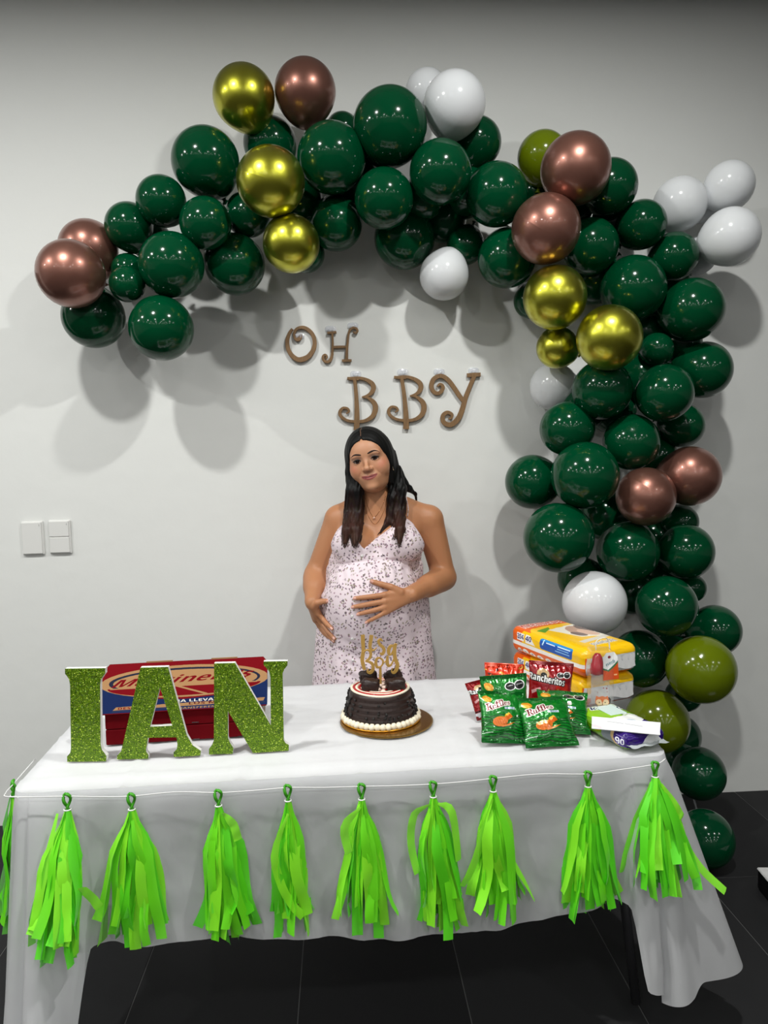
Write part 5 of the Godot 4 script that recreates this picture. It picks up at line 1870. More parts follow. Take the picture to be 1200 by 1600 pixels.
# ------------------------------------------------------------------ pizza box
func pizza_box() -> void:
	var red := Color(0.44, 0.045, 0.085)
	var beige := Color(0.63, 0.48, 0.33)
	var blue := Color(0.095, 0.155, 0.32)
	var p := Print.new(1024, 400, red)
	p.poly(V2([0, 200, 120, 250, 300, 300, 512, 316, 760, 296, 930, 240, 1024, 190, 1024, 400, 0, 400]), blue)
	p.ell(512, 168, 520, 132, beige)
	p.ell(512, 164, 468, 106, Color(0.14, 0.15, 0.22))
	p.ell(516, 166, 446, 92, beige)
	var seg := PackedVector2Array()
	for i in 33:
		var a := PI * i / 32
		seg.append(Vector2(512 + 470 * cos(a), 206 + 80 * sin(a)))
	p.poly(seg, red)
	p.line([Vector2(60, 208), Vector2(960, 206)], 9, beige)
	p.line([Vector2(462, 208), Vector2(650, 284)], 13, beige)
	p.line([Vector2(812, 180), Vector2(885, 168)], 10, red)
	p.text("Martinelli's", 505, 150, 58, red, 1.95, 0.5, -0.04)
	p.text("PARA LLEVAR", 560, 330, 20, Color(0.85, 0.82, 0.78), 1.9)
	p.poly(V2([110, 352, 1010, 340, 1000, 366, 92, 376]), beige)
	p.text("DESCUBRE", 230, 364, 17, red, 1.9)
	p.text("LOS MAS", 660, 354, 19, Color(0.35, 0.12, 0.12), 2.2)
	p.line([Vector2(90, 386), Vector2(1010, 376)], 6, Color(0.2, 0.22, 0.3))
	p.text("TRANSFERENCIA", 620, 388, 15, beige, 1.9)
	var pm := print_mat(p, 0.8)
	pm.metallic_specular = 0.15
	var rm := mat(Color(0.40, 0.02, 0.06), 0.75)
	rm.metallic_specular = 0.2
	var bm := mat(Color(0.10, 0.16, 0.34), 0.55)
	var br := mat(Color(0.55, 0.48, 0.42), 0.8)
	var o := thing("pizza_box", "dark red cardboard takeaway pizza box with printed oval sign behind the glitter letters", "pizza box", Vector3(-0.448, TOP + 0.001, 1.062), Basis(Vector3.UP, 0.069))
	var w := 0.425
	var h := 0.088
	var dep := 0.24
	# two trays, one on the other, front panels with tuck slots
	for k in 2:
		var hh := h / 2
		var y := hh * (k + 0.5)
		var tray := part("tray", box_mesh(Vector3(w, hh - 0.0012, dep), 0.002, Vector3(0, y, -dep / 2)), rm, o)
		part("side_panel", box_mesh(Vector3(0.002, hh - 0.004, dep - 0.01), 0.0005, Vector3(w / 2 + 0.0012, y, -dep / 2)), br, tray)
		for sx in [-0.115, 0.03, 0.155]:
			part("tuck_slot", box_mesh(Vector3(0.020, 0.0022, 0.0014), 0.0005, Vector3(sx, y - hh / 2 + 0.002 + 0.004 * (k), 0.0003)), M.black, tray)
	# sloping printed lid
	var lw := w + 0.034
	var back := -0.112
	var lip := Vector3(0, h + 0.002, 0.004)
	var up := 0.107
	var ch := 0.012
	var st := begin(false)
	var A := Vector3(-lw / 2 - 0.004, lip.y, lip.z)
	var B := Vector3(lw / 2, lip.y, lip.z)
	var f := func(u: float, v: float) -> Vector3:
		return Vector3(lerpf(A.x, B.x, u), lip.y + up * v, lerpf(lip.z, back, v))
	var poly := [[0, 0], [1, 0], [1, 0.90], [0.975, 1.0], [0.03, 1.0], [0, 0.86]]
	for i in range(1, 5):
		var t := []
		var q := []
		for k in [0, i, i + 1]:
			q.append(f.call(poly[k][0], poly[k][1]))
			t.append(Vector2(poly[k][0], 1.0 - poly[k][1]))
		for k in [0, 2, 1]:
			st.set_uv(t[k])
			st.add_vertex(q[k])
	var lid := part("printed_lid", done(st), pm, o)
	# the cardboard behind the print: sides, back and underside of the lid
	st = begin(false)
	var shell := []
	for q in poly:
		shell.append(f.call(q[0], q[1]))
	var R0: Vector3 = shell[1]
	var R1: Vector3 = shell[2]
	var R2: Vector3 = shell[3]
	var Rb := Vector3(R0.x - 0.004, lip.y, back - 0.09)
	tri(st, R0, Rb, R1)
	tri(st, R1, Rb, R2)
	part("side_flap", done(st), bm, lid)
	st = begin(false)
	var L0: Vector3 = shell[0]
	var L1: Vector3 = shell[5]
	var L2: Vector3 = shell[4]
	var Lb := Vector3(L0.x + 0.004, lip.y, back - 0.09)
	tri(st, L0, L1, Lb)
	tri(st, L1, L2, Lb)
	part("side_flap", done(st), bm, lid)
	st = begin(false)
	quad(st, Rb, Lb, L2, R2)
	quad(st, L0, Lb, Rb, R0)
	part("back_panel", done(st), br, lid)
	part("front_edge", box_mesh(Vector3(lw, 0.003, 0.004), 0.001, lip + Vector3(-0.002, -0.001, 0)), rm, lid)
	for x in [-0.08, 0.105]:
		part("lid_tab", box_mesh(Vector3(0.075, 0.005, 0.002), 0.0006, Vector3(x, lip.y + up + 0.001, back)), mat(beige, 0.7), lid)
	var t := thing("tape_roll", "small black round object peeping out behind the glitter letter I", "roll", Vector3(-0.756, TOP + 0.021, 1.03), Basis(Vector3.UP, 0.5) * Basis(Vector3.BACK, PI / 2))
	part("outer_ring", lathe_mesh([Vector2(0.012, -0.009), Vector2(0.019, -0.009), Vector2(0.020, -0.008), Vector2(0.020, 0.008), Vector2(0.019, 0.009), Vector2(0.012, 0.009), Vector2(0.012, -0.009)], 24, false), M.black, t)

# ------------------------------------------------------------------ glitter initials
func glitter_mat() -> StandardMaterial3D:
	var n := 384
	var im := Image.create(n, n, false, Image.FORMAT_RGB8)
	var nm := Image.create(n, n, false, Image.FORMAT_RGB8)
	var r := RandomNumberGenerator.new()
	r.seed = 3
	im.fill(Color(0.36, 0.50, 0.02))
	nm.fill(Color(0.5, 0.5, 1.0))
	for i in 46000:
		var x := r.randi() % n
		var y := r.randi() % n
		var s := 1 + r.randi() % 3
		var k := r.randf()
		var c := Color(0.31, 0.45, 0.0).lerp(Color(0.56, 0.70, 0.03), k * k)
		if k > 0.93:
			c = Color(0.88, 0.96, 0.42)
		elif k < 0.15:
			c = Color(0.16, 0.26, 0.0)
		im.fill_rect(Rect2i(x, y, s, s), c)
		var t := Vector3(r.randfn(0.0, 0.35), r.randfn(0.0, 0.35), 1.0).normalized()
		nm.fill_rect(Rect2i(x, y, s, s), Color(t.x * 0.5 + 0.5, t.y * 0.5 + 0.5, t.z * 0.5 + 0.5))
	var m := mat(Color.WHITE, 0.34, 0.3)
	m.albedo_texture = ImageTexture.create_from_image(im)
	m.normal_enabled = true
	m.normal_texture = ImageTexture.create_from_image(nm)
	m.uv1_triplanar = true
	m.uv1_scale = Vector3.ONE * 3.4
	return m

func initials() -> void:
	var foam := mat(Color(0.90, 0.90, 0.88), 0.7)
	var glit := glitter_mat()
	var hole: PackedVector2Array = V2(INITIALS["hole"])
	for k in ["I", "A", "N"]:
		var d: Array = INITIALS[k]
		var pts := V2(d[2])
		var low := 0.0
		for q in pts:
			low = minf(low, q.y)
		for i in pts.size():
			pts[i].y -= low
		var yaw: float = d[1]
		var o := thing("glitter_letter", {"I": "green glitter letter I with white foam edges, standing left of the other two", "A": "green glitter letter A with white foam edges, standing in the middle", "N": "green glitter letter N with white foam edges, standing right of the other two"}[k], "letter", d[0] + Vector3(0, 0.0005, 0), Basis(Vector3.UP, yaw), "standing glitter initials")
		var cap := pts.duplicate()
		var h2 := hole.duplicate()
		if k == "A":
			for i in h2.size():
				h2[i].y -= low
			# the outline and the hole joined by a hair-thin cut from the apex to the top
			if Geometry2D.is_polygon_clockwise(cap):
				cap.reverse()
			if not Geometry2D.is_polygon_clockwise(h2):
				h2.reverse()
			var apex := 0
			for i in h2.size():
				if h2[i].y > h2[apex].y:
					apex = i
			# the edge of the outline that lies above the apex
			var e := 0
			for i in cap.size():
				var a := cap[i]
				var b := cap[(i + 1) % cap.size()]
				if a.y > 0.2 and b.y > 0.2 and (a.x - h2[apex].x) * (b.x - h2[apex].x) < 0.0:
					e = i
			var joined := PackedVector2Array()
			for i in cap.size():
				joined.append(cap[i])
				if i == e:
					var a := cap[i]
					var b := cap[(i + 1) % cap.size()]
					var tx := (h2[apex].x - a.x) / (b.x - a.x)
					var m := a.lerp(b, tx)
					joined.append(m + Vector2(0.00006 * signf(a.x - m.x), 0))
					joined.append(h2[apex] + Vector2(0.00006 * signf(a.x - m.x), 0))
					for w in range(1, h2.size()):
						joined.append(h2[(apex + w) % h2.size()])
					joined.append(h2[apex] + Vector2(0.00006 * signf(b.x - m.x), 0))
					joined.append(m + Vector2(0.00006 * signf(b.x - m.x), 0))
			cap = joined
		var st := begin(false)
		add_prism(st, cap, -0.015, -0.0012, true, false, true)
		add_prism(st, pts, -0.015, -0.0012, false, true, false)
		if k == "A":
			var rev := h2.duplicate()
			for i in rev.size():
				var a := rev[i]
				var b := rev[(i + 1) % rev.size()]
				quad(st, Vector3(a.x, a.y, -0.015), Vector3(b.x, b.y, -0.015), Vector3(b.x, b.y, -0.0012), Vector3(a.x, a.y, -0.0012))
		part("foam_body", done(st), foam, o)
		st = begin(false)
		add_prism(st, cap, -0.0012, 0.0008, true, false, false)
		add_prism(st, pts, -0.0012, 0.0008, false, true, false)
		part("glitter_face", done(st), glit, o)

# ------------------------------------------------------------------ wall letters' material and hooks
func wood_mat() -> StandardMaterial3D:
	var m := mat(Color(0.42, 0.29, 0.18), 0.6)
	var t := noise_tex(0.02, 15, 256, false, 4.0, 4)
	t.color_ramp = Gradient.new()
	t.color_ramp.set_color(0, Color(0.43, 0.32, 0.20))
	t.color_ramp.set_color(1, Color(0.54, 0.41, 0.26))
	m.albedo_color = Color.WHITE
	m.albedo_texture = t
	m.uv1_triplanar = true
	m.uv1_scale = Vector3(30, 4, 4)
	return m

func hook_plate() -> ArrayMesh:
	return lathe_box(0.022, 0.017, 0.003)

func lathe_box(w: float, h: float, d: float) -> ArrayMesh:
	var st := begin()
	var c := PackedVector2Array()
	for i in 24:
		var a := TAU * i / 24
		c.append(Vector2(signf(cos(a)) * pow(absf(cos(a)), 0.6) * w, signf(sin(a)) * pow(absf(sin(a)), 0.6) * h) * 0.6)
	add_prism(st, c, 0.0, d)
	return done(st)

func hook_lip() -> ArrayMesh:
	var st := begin()
	for sx in [-1, 1]:
		add_tube(st, smooth_path([Vector3(sx * 0.005, -0.003, 0.002), Vector3(sx * 0.005, -0.008, 0.010), Vector3(sx * 0.005, -0.004, 0.016), Vector3(sx * 0.005, 0.003, 0.017)], 5), 0.0022, 8)
	add_tube(st, [Vector3(-0.008, 0.003, 0.017), Vector3(0.008, 0.003, 0.017)], 0.0026, 8)
	return done(st)

# ------------------------------------------------------------------ snack bags
func wave_rows(p: Print, y0: float, y1: float, c: Color) -> void:
	var y := y0
	var k := 0
	while y < y1:
		var pts := []
		for i in 17:
			pts.append(Vector2(i * 16.0, y + 6.0 * sin(i * 0.7 + k * 0.8) + 3.0 * sin(i * 0.31 + k)))
		p.line(pts, 6.0, c)
		y += 15.0
		k += 1

func chip(p: Print, x: float, y: float, s: float) -> void:
	p.ell(x - 14 * s, y + 6 * s, 34 * s, 22 * s, Color(0.86, 0.45, 0.10), -0.1)
	p.poly(PackedVector2Array([Vector2(x - 10 * s, y + 26 * s), Vector2(x + 56 * s, y + 6 * s), Vector2(x + 30 * s, y + 22 * s), Vector2(x - 4 * s, y + 30 * s)]), Color(0.88, 0.5, 0.22))
	for i in 5:
		p.line([Vector2(x + (-40 + i * 11) * s, y - 4 * s), Vector2(x + (-30 + i * 11) * s, y + 22 * s)], 2.0 * s, Color(0.76, 0.34, 0.06))
	p.poly(PackedVector2Array([Vector2(x + 6 * s, y - 14 * s), Vector2(x + 36 * s, y - 30 * s), Vector2(x + 46 * s, y - 16 * s), Vector2(x + 16 * s, y + 4 * s)]), Color(0.85, 0.40, 0.06))
	p.poly(PackedVector2Array([Vector2(x + 6 * s, y - 14 * s), Vector2(x + 10 * s, y - 26 * s), Vector2(x + 30 * s, y - 36 * s), Vector2(x + 36 * s, y - 30 * s)]), Color(0.93, 0.72, 0.18))

func seals(p: Print, x: float, y: float, s: float) -> void:
	p.ell(x, y, 40 * s, 26 * s, Color(0.95, 0.95, 0.95))
	p.ell(x + 66 * s, y - 4 * s, 40 * s, 30 * s, Color(0.95, 0.95, 0.95))
	p.ell(x, y, 33 * s, 21 * s, Color(0.03, 0.03, 0.03))
	p.ell(x + 66 * s, y - 4 * s, 30 * s, 25 * s, Color(0.03, 0.03, 0.03))
	p.line([Vector2(x - 20 * s, y - 2), Vector2(x + 20 * s, y - 6)], 3 * s, Color(0.8, 0.8, 0.8))
	p.line([Vector2(x + 46 * s, y - 6), Vector2(x + 86 * s, y - 10)], 3 * s, Color(0.8, 0.8, 0.8))

func green_print(full: bool) -> Print:
	var p := Print.new(256, 288, Color(0.01, 0.47, 0.12))
	wave_rows(p, 150, 286, Color(0.0, 0.27, 0.07))
	p.ell(40, 50, 26, 20, Color(0.87, 0.58, 0.14), 0.4)
	p.ell(36, 56, 18, 11, Color(0.95, 0.76, 0.3), 0.5)
	if full:
		seals(p, 158, 52, 0.8)
	var ty := 0.0 if full else -34.0
	for k in 2:
		var x := 28.0
		for i in 7:
			var s := "Ruffles"[i]
			var hh: float = [40, 30, 40, 38, 36, 26, 26][i]
			var yy: float = 128.0 + ty - i * 5.0 + (4.0 if i in [1, 5, 6] else 0.0) + 0.6 * pow(i - 3.0, 2.0)
			x += [16, 27, 20, 18, 15, 16, 19][i]
			p.text(s, x, yy, hh, Color(0.95, 0.93, 0.9) if k == 0 else Color(0.45, 0.03, 0.10), 0.9, 0.12, -0.15, 5.0 if k == 0 else 0.0, true)
	p.rect(132, 132 + ty, 60, 14, Color(0.85, 0.92, 0.96))
	p.text("QUESO", 162, 139 + ty, 10, Color(0.1, 0.3, 0.5))
	chip(p, 118, 196 + ty * 0.6, 1.25)
	p.line([Vector2(4, 244), Vector2(60, 240)], 3, Color(0.85, 0.9, 0.85))
	p.rect(0, 0, 256, 12, Color(0.0, 0.33, 0.09))
	p.rect(0, 276, 256, 12, Color(0.02, 0.42, 0.12))
	return p

func red_print() -> Print:
	var p := Print.new(256, 288, Color(0.55, 0.01, 0.05))
	p.poly(V2([150, 120, 256, 90, 256, 250, 190, 230]), Color(0.62, 0.0, 0.05))
	p.ell(190, 130, 40, 34, Color(0.76, 0.12, 0.03))
	p.ell(76, 60, 36, 30, Color(0.75, 0.62, 0.45))
	p.ell(80, 66, 18, 14, Color(0.05, 0.04, 0.04))
	for k in 2:
		p.text("Rancheritos", 100, 88, 34, Color(0.04, 0.03, 0.03) if k == 0 else Color(0.93, 0.93, 0.92), 0.78, 0.0, 0.12, 5.0 if k == 0 else 0.0)
	p.text("Rancheritos", 101, 88, 34, Color(0.93, 0.93, 0.92), 0.78, 0.0, 0.12)
	seals(p, 178, 62, 0.6)
	for i in 7:
		var x := 76.0 + 18 * i + 10 * sin(i * 2.0)
		var y := 176.0 + 20 * cos(i * 1.9)
		p.poly(PackedVector2Array([Vector2(x - 22, y + 16), Vector2(x + 4, y - 26), Vector2(x + 24, y + 12)]), [Color(0.62, 0.42, 0.2), Color(0.5, 0.3, 0.12), Color(0.74, 0.56, 0.32)][i % 3])
	p.poly(V2([10, 150, 60, 130, 64, 140, 14, 168]), Color(0.8, 0.6, 0.6))
	p.rect(0, 226, 170, 10, Color(0.16, 0.02, 0.03))
	p.rect(0, 240, 256, 48, Color(0.82, 0.83, 0.85))
	return p

func orange_print() -> Print:
	var p := Print.new(192, 192, Color(0.84, 0.20, 0.03))
	var r := RandomNumberGenerator.new()
	r.seed = 5
	for i in 60:
		var x := r.randf() * 192
		var y := r.randf() * 192
		p.ell(x, y, r.randf_range(4, 16), r.randf_range(2, 6), [Color(0.35, 0.05, 0.02), Color(0.95, 0.5, 0.12), Color(0.92, 0.75, 0.3), Color(0.7, 0.1, 0.03)][i % 4], r.randf() * 3)
	return p

# a filled bag: width, height, thickness; flat crimped ends
func bag_mesh(w: float, h: float, th: float, seed_: int, rough := 1.0) -> ArrayMesh:
	var st := begin()
	var fn := FastNoiseLite.new()
	fn.seed = seed_
	fn.frequency = 1.0
	var nu := 26
	var nv := 30
	for side in [1, -1]:
		var rows := []
		for j in nv + 1:
			var v := 1.0 - 2.0 * j / nv
			var row := []
			for i in nu + 1:
				var u := 2.0 * i / nu - 1.0
				var e := pow(maxf(0.0, 1.0 - u * u), 0.55) * pow(maxf(0.0, 1.0 - pow(absf(v) / 0.9, 2.6)), 0.7)
				var x := u * w * 0.5 * (1.0 - 0.07 * (1.0 - v * v) + 0.02 * fn.get_noise_2d(u, v * 3.0 + 7.0))
				var y := v * h * 0.5 * (1.0 - 0.03 * (1.0 - u * u))
				var z: float = side * th * 0.5 * e
				z += rough * e * 0.0045 * fn.get_noise_3d(u * 3.0, v * 3.0, side * 2.0)
				z += rough * 0.0035 * (1.0 - e) * fn.get_noise_2d(u * 2.2 + 9.0, v * 2.0)
				# gathers that run in from the crimped ends
				z += side * rough * 0.0022 * sin(u * 24.0 + seed_) * smoothstep(0.55, 0.9, absf(v)) * smoothstep(1.0, 0.9, absf(v))
				row.append(Vector3(x, y, z))
			rows.append(row)
		sheet(st, rows, true, side == 1)
	return done(st)

func crimp_mesh(w: float, seed_: int) -> ArrayMesh:
	var st := begin(false)
	var rows := []
	for j in 7:
		var row := []
		for i in 21:
			row.append(Vector3(lerpf(-w / 2, w / 2, i / 20.0), -0.002 * j, (0.0007 if j % 2 else -0.0004) + 0.0015 * sin(i * 0.5 + seed_)))
		rows.append(row)
	sheet(st, rows, false, true)
	var rev := []
	for r in rows:
		var q := []
		for p in r:
			q.append(p - Vector3(0, 0, 0.0006))
		rev.append(q)
	sheet(st, rev)
	return done(st)

func snacks() -> void:
	var gm := foil(print_mat(green_print(true), 0.25))
	var fm := foil(print_mat(green_print(false), 0.25))
	var rm := foil(print_mat(red_print(), 0.25))
	var om := foil(print_mat(orange_print(), 0.3))
	var ends := {"g": mat(Color(0.0, 0.36, 0.1), 0.25, 0.3), "r": mat(Color(0.45, 0.02, 0.05), 0.25, 0.3), "o": mat(Color(0.78, 0.2, 0.04), 0.25, 0.3)}
	# label, kind, foot of the front edge, yaw, lean back, roll, width, height, thickness
	var list := [
		["green ridged chip bag lying back at the left front of the snack heap", "g", Vector3(0.428, 0, 1.188), 0.10, 0.62, -0.10, 0.130, 0.140, 0.046],
		["green ridged chip bag lying back at the right front of the snack heap", "g", Vector3(0.548, 0, 1.222), 0.02, 0.80, 0.01, 0.146, 0.140, 0.046],
		["tall green ridged chip bag standing upright behind the left front one", "g", Vector3(0.452, 0, 1.105), 0.02, 0.14, 0.03, 0.136, 0.158, 0.044],
		["green ridged chip bag half hidden behind the right front green one", "g", Vector3(0.606, 0, 1.135), -0.12, 0.92, -0.10, 0.146, 0.135, 0.042],
		["dark red tortilla chip bag standing upright in front of the diaper packs", "r", Vector3(0.596, 0, 1.020), -0.04, 0.22, -0.10, 0.134, 0.160, 0.046],
		["small red and white snack bag at the far left of the snack heap", "r", Vector3(0.440, 0, 0.985), 0.25, 0.50, 0.12, 0.115, 0.110, 0.04],
		["crumpled orange snack bag behind the tall green chip bag", "o", Vector3(0.470, 0, 0.975), -0.1, 0.22, -0.06, 0.120, 0.150, 0.045]]
	var k := 0
	for b in list:
		var h: float = b[7]
		var w: float = b[6]
		var basis := Basis(Vector3.UP, b[3]) * Basis(Vector3.RIGHT, -b[4]) * Basis(Vector3.BACK, b[5])
		# lowest corner on the cloth
		var low := 1e9
		for q in [Vector3(-w / 2, -h / 2, 0), Vector3(w / 2, -h / 2, 0), Vector3(0, -h * 0.38, -b[8] * 0.48)]:
			low = minf(low, (basis * q).y)
		var at: Vector3 = b[2] + Vector3(0, TOP + 0.003 - low, 0) - basis * Vector3(0, -h / 2, 0) * Vector3(1, 0, 1)
		var o := thing("snack_bag", b[0], "snack bag", at, basis, "snack bags on the table")
		part("bag", bag_mesh(w, h, b[8], 50 + k * 3, 2.2 if b[1] == "o" else 1.0), fm if k < 2 else {"g": gm, "r": rm, "o": om}[b[1]], o)
		part("crimped_end", crimp_mesh(w * 0.99, k), ends[b[1]], o, Transform3D(Basis(), Vector3(0, h / 2 + 0.0015, 0.001)))
		part("crimped_end", crimp_mesh(w * 0.99, k + 2), ends[b[1]], o, Transform3D(Basis(), Vector3(0, -h / 2 + 0.010, 0.001)))
		k += 1

func foil(m: StandardMaterial3D) -> StandardMaterial3D:
	m.metallic = 0.25
	m.heightmap_enabled = true
	m.heightmap_texture = noise_tex(0.035, 66, 256)
	m.heightmap_scale = 0.1
	m.clearcoat_enabled = true
	m.clearcoat = 0.8
	m.clearcoat_roughness = 0.08
	return m

# ------------------------------------------------------------------ tassel garland on the cloth's front edge
func tassels() -> void:
	var greens := []
	for c in [Color(0.45, 0.92, 0.09), Color(0.56, 0.96, 0.15), Color(0.36, 0.87, 0.08)]:
		var m := mat(c, 0.5)
		m.backlight_enabled = true
		m.backlight = Color(0.5, 0.5, 0.5)
		greens.append(m)
	var white := mat(Color(0.9, 0.9, 0.9), 0.6)
	# x, y of the loop's top; how far the strips hang; spread; lean
	var list := [
		["lime tissue tassel hanging round the left end of the table, mostly out of view", -0.828, 0.738, 0.40, 0.05, 0.0, 1.26],
		["lime tissue tassel nearest the left front corner, with a curl sticking out right", -0.663, 0.742, 0.352, 0.056, -0.015, 0],
		["lime tissue tassel below the glitter letter A", -0.515, 0.733, 0.36, 0.072, 0.0, 0],
		["lime tissue tassel below the glitter letter N, third along the front", -0.311, 0.729, 0.375, 0.062, 0.01, 0],
		["slim lime tissue tassel left of the middle with a wide strip twisted across", -0.144, 0.731, 0.355, 0.046, 0.004, 0],
		["lime tissue tassel in front of the chocolate cake", 0.036, 0.723, 0.37, 0.058, 0.006, 0],
		["lime tissue tassel right of the cake, with loops at its left shoulder", 0.214, 0.718, 0.375, 0.056, 0.02, 0],
		["lime tissue tassel with one strip flung out to the left", 0.366, 0.723, 0.355, 0.066, 0.008, 0],
		["lime tissue tassel below the right front green chip bag", 0.611, 0.720, 0.36, 0.066, 0.006, 0],
		["lime tissue tassel at the right front corner with a long strip pointing right", 0.788, 0.735, 0.31, 0.068, 0.0, 0]]
	var loops := []
	var loop_mat := mat(Color(0.24, 0.62, 0.06), 0.5)
	var r := RandomNumberGenerator.new()
	r.seed = 77
	var k := 0
	for t in list:
		var z: float = 1.3595 - (t[1] + 0.83) * 0.0349
		var at := Vector3(t[1], t[2], z + 0.010)
		if k == 0:
			at = Vector3(-0.832, 0.735, t[6] + 0.0)
		loops.append(at)
		var o := thing("tassel", t[0], "tassel", at, Basis(Vector3.UP, TABLE_YAW if k > 0 else -0.9), "lime tassels along the front of the table")
		var gm: Material = greens[1]
		# twisted loop over the cord
		var lp := []
		for i in 20:
			var a := TAU * i / 20
			lp.append(Vector3(0.0062 * sin(a) + 0.003 * sin(a * 2.0), -0.016 + 0.018 * cos(a), 0.003 * sin(a * 3.0)))
		part("loop", tube_mesh(lp, 0.0042, 8, 0.8, true), loop_mat, o)
		part("tie", tube_mesh(ring_points(0.0075, -0.036, 16), 0.0018, 6, 1.0, true), white, o)
		var n := 30
		for i in n:
			var ang := TAU * (i + r.randf_range(-0.3, 0.3)) / n
			var len_: float = (t[3] - 0.04) * r.randf_range(0.86, 1.06)
			var out: float = t[4] * r.randf_range(0.35, 1.12)
			var sway := r.randf_range(-0.014, 0.014)
			var wd := r.randf_range(0.019, 0.028)
			var twist := r.randf_range(-1.3, 1.3)
			var kink := r.randf_range(0.0, 0.009)
			var ph := r.randf() * TAU
			var pts := []
			var belly := r.randf_range(-0.01, 0.012)
			var curl := r.randf_range(-0.03, 0.035) if r.randf() < 0.5 else 0.0
			for s in 10:
				var q := s / 9.0
				var rad: float = 0.004 + out * (0.35 * smoothstep(0.0, 0.35, q) + 0.65 * q) + belly * sin(q * PI)
				var p := Vector3(sin(ang) * rad + t[5] * q + sway * q * q + curl * q * q * q * 0.6, -0.036 - len_ * q + (0.04 * q * q * q if curl != 0.0 else 0.0), cos(ang) * rad * 0.42)
				p.x += kink * sin(q * 7.0 + ph) * smoothstep(0.1, 0.4, q)
				p.z += kink * 0.8 * cos(q * 9.0 + ph) + (0.075 if k == 1 else (0.05 if k == 9 else 0.008)) * q
				p.z = maxf(p.z, -0.006 + 0.002 * r.randf()) + (0.004 if cos(ang) > 0 else 0.0)
				pts.append(p)
			part("strip", ribbon(pts, wd, ang, twist, r.randi()), greens[r.randi() % 3], o)
		# strips that stand out in the photograph
		var extra := []
		match k:
			1: extra = [[Vector3(0.03, -0.20, 0.06), Vector3(0.05, -0.215, 0.05), Vector3(0.075, -0.26, 0.04)], [Vector3(-0.02, -0.04, 0.01), Vector3(-0.05, -0.2, 0.06), Vector3(-0.062, -0.28, 0.08)]]
			3: extra = [[Vector3(0.01, -0.05, 0.01), Vector3(0.035, -0.08, 0.012), Vector3(0.045, -0.12, 0.012)]]
			4: extra = [[Vector3(0.0, -0.06, 0.02), Vector3(-0.035, -0.16, 0.026), Vector3(-0.01, -0.26, 0.028), Vector3(0.03, -0.32, 0.026)]]
			5: extra = [[Vector3(-0.004, -0.05, 0.014), Vector3(-0.045, -0.095, 0.02), Vector3(-0.035, -0.16, 0.022)]]
			6: extra = [[Vector3(-0.01, -0.05, 0.014), Vector3(-0.05, -0.07, 0.018), Vector3(-0.06, -0.14, 0.02), Vector3(-0.045, -0.22, 0.02)], [Vector3(0.01, -0.05, 0.01), Vector3(0.045, -0.075, 0.012), Vector3(0.06, -0.2, 0.012)]]
			7: extra = [[Vector3(-0.005, -0.05, 0.012), Vector3(-0.05, -0.2, 0.018), Vector3(-0.085, -0.268, 0.02)]]
			9: extra = [[Vector3(0.01, -0.05, 0.014), Vector3(0.05, -0.17, 0.03), Vector3(0.10, -0.26, 0.04), Vector3(0.165, -0.325, 0.05)], [Vector3(-0.01, -0.05, 0.0), Vector3(-0.06, -0.18, 0.0), Vector3(-0.088, -0.285, 0.0)], [Vector3(0.01, -0.05, 0.014), Vector3(0.05, -0.115, 0.02), Vector3(0.064, -0.14, 0.02)]]
		for ex in extra:
			part("strip", ribbon(smooth_path(ex, 4), 0.020, 0.0, 0.5, r.randi()), greens[1], o)
		k += 1
	# the cord they hang on
	var cord := [Vector3(-0.835, 0.733, 1.12), loops[0] + Vector3(0.002, -0.005, 0)]
	cord.append(Vector3(-0.815, 0.741, 1.338))
	cord.append(Vector3(-0.793, 0.743, 1.364))
	for i in range(1, loops.size()):
		var a: Vector3 = loops[i] + Vector3(0, -0.004, 0)
		cord.append(a)
		if i < loops.size() - 1:
			var b: Vector3 = loops[i + 1] + Vector3(0, -0.004, 0)
			cord.append(a.lerp(b, 0.5) + Vector3(0, 0.004 if i in [2, 7] else -0.003, -0.004))
	cord.append(Vector3(0.818, 0.741, 1.306))
	var cm := part("cord", tube_mesh(smooth_path(cord, 5), 0.0013, 6), white, self)
	cm.name = numbered("twine")
	tag(cm, "thin white cord along the table edge that carries the lime tassels", "cord")

func ribbon(pts: Array, width: float, ang: float, twist: float, seed_: int) -> ArrayMesh:
	var st := begin()
	var r := RandomNumberGenerator.new()
	r.seed = seed_
	var rows := []
	var n := pts.size()
	var fold := r.randf_range(-0.25, 0.25)
	for i in n:
		var q := float(i) / (n - 1)
		var d: Vector3 = (pts[mini(i + 1, n - 1)] - pts[maxi(i - 1, 0)]).normalized()
		var face := Vector3(sin(ang * 0.45 + twist * q * q), 0, cos(ang * 0.45 + twist * q * q))
		var side := d.cross(face).normalized()
		var w := width * 0.5 * (0.28 + 0.72 * smoothstep(0.0, 0.4, q))
		var nrm := side.cross(d)
		var wob := Vector3(0, 0, 0.0015 * sin(i * 2.1 + seed_ % 7))
		rows.append([pts[i] - side * w + nrm * (w * fold) + wob, pts[i] + nrm * (w * 0.12) + wob, pts[i] + side * w + nrm * (w * fold * -0.6) + wob])
	sheet(st, rows)
	return done(st)

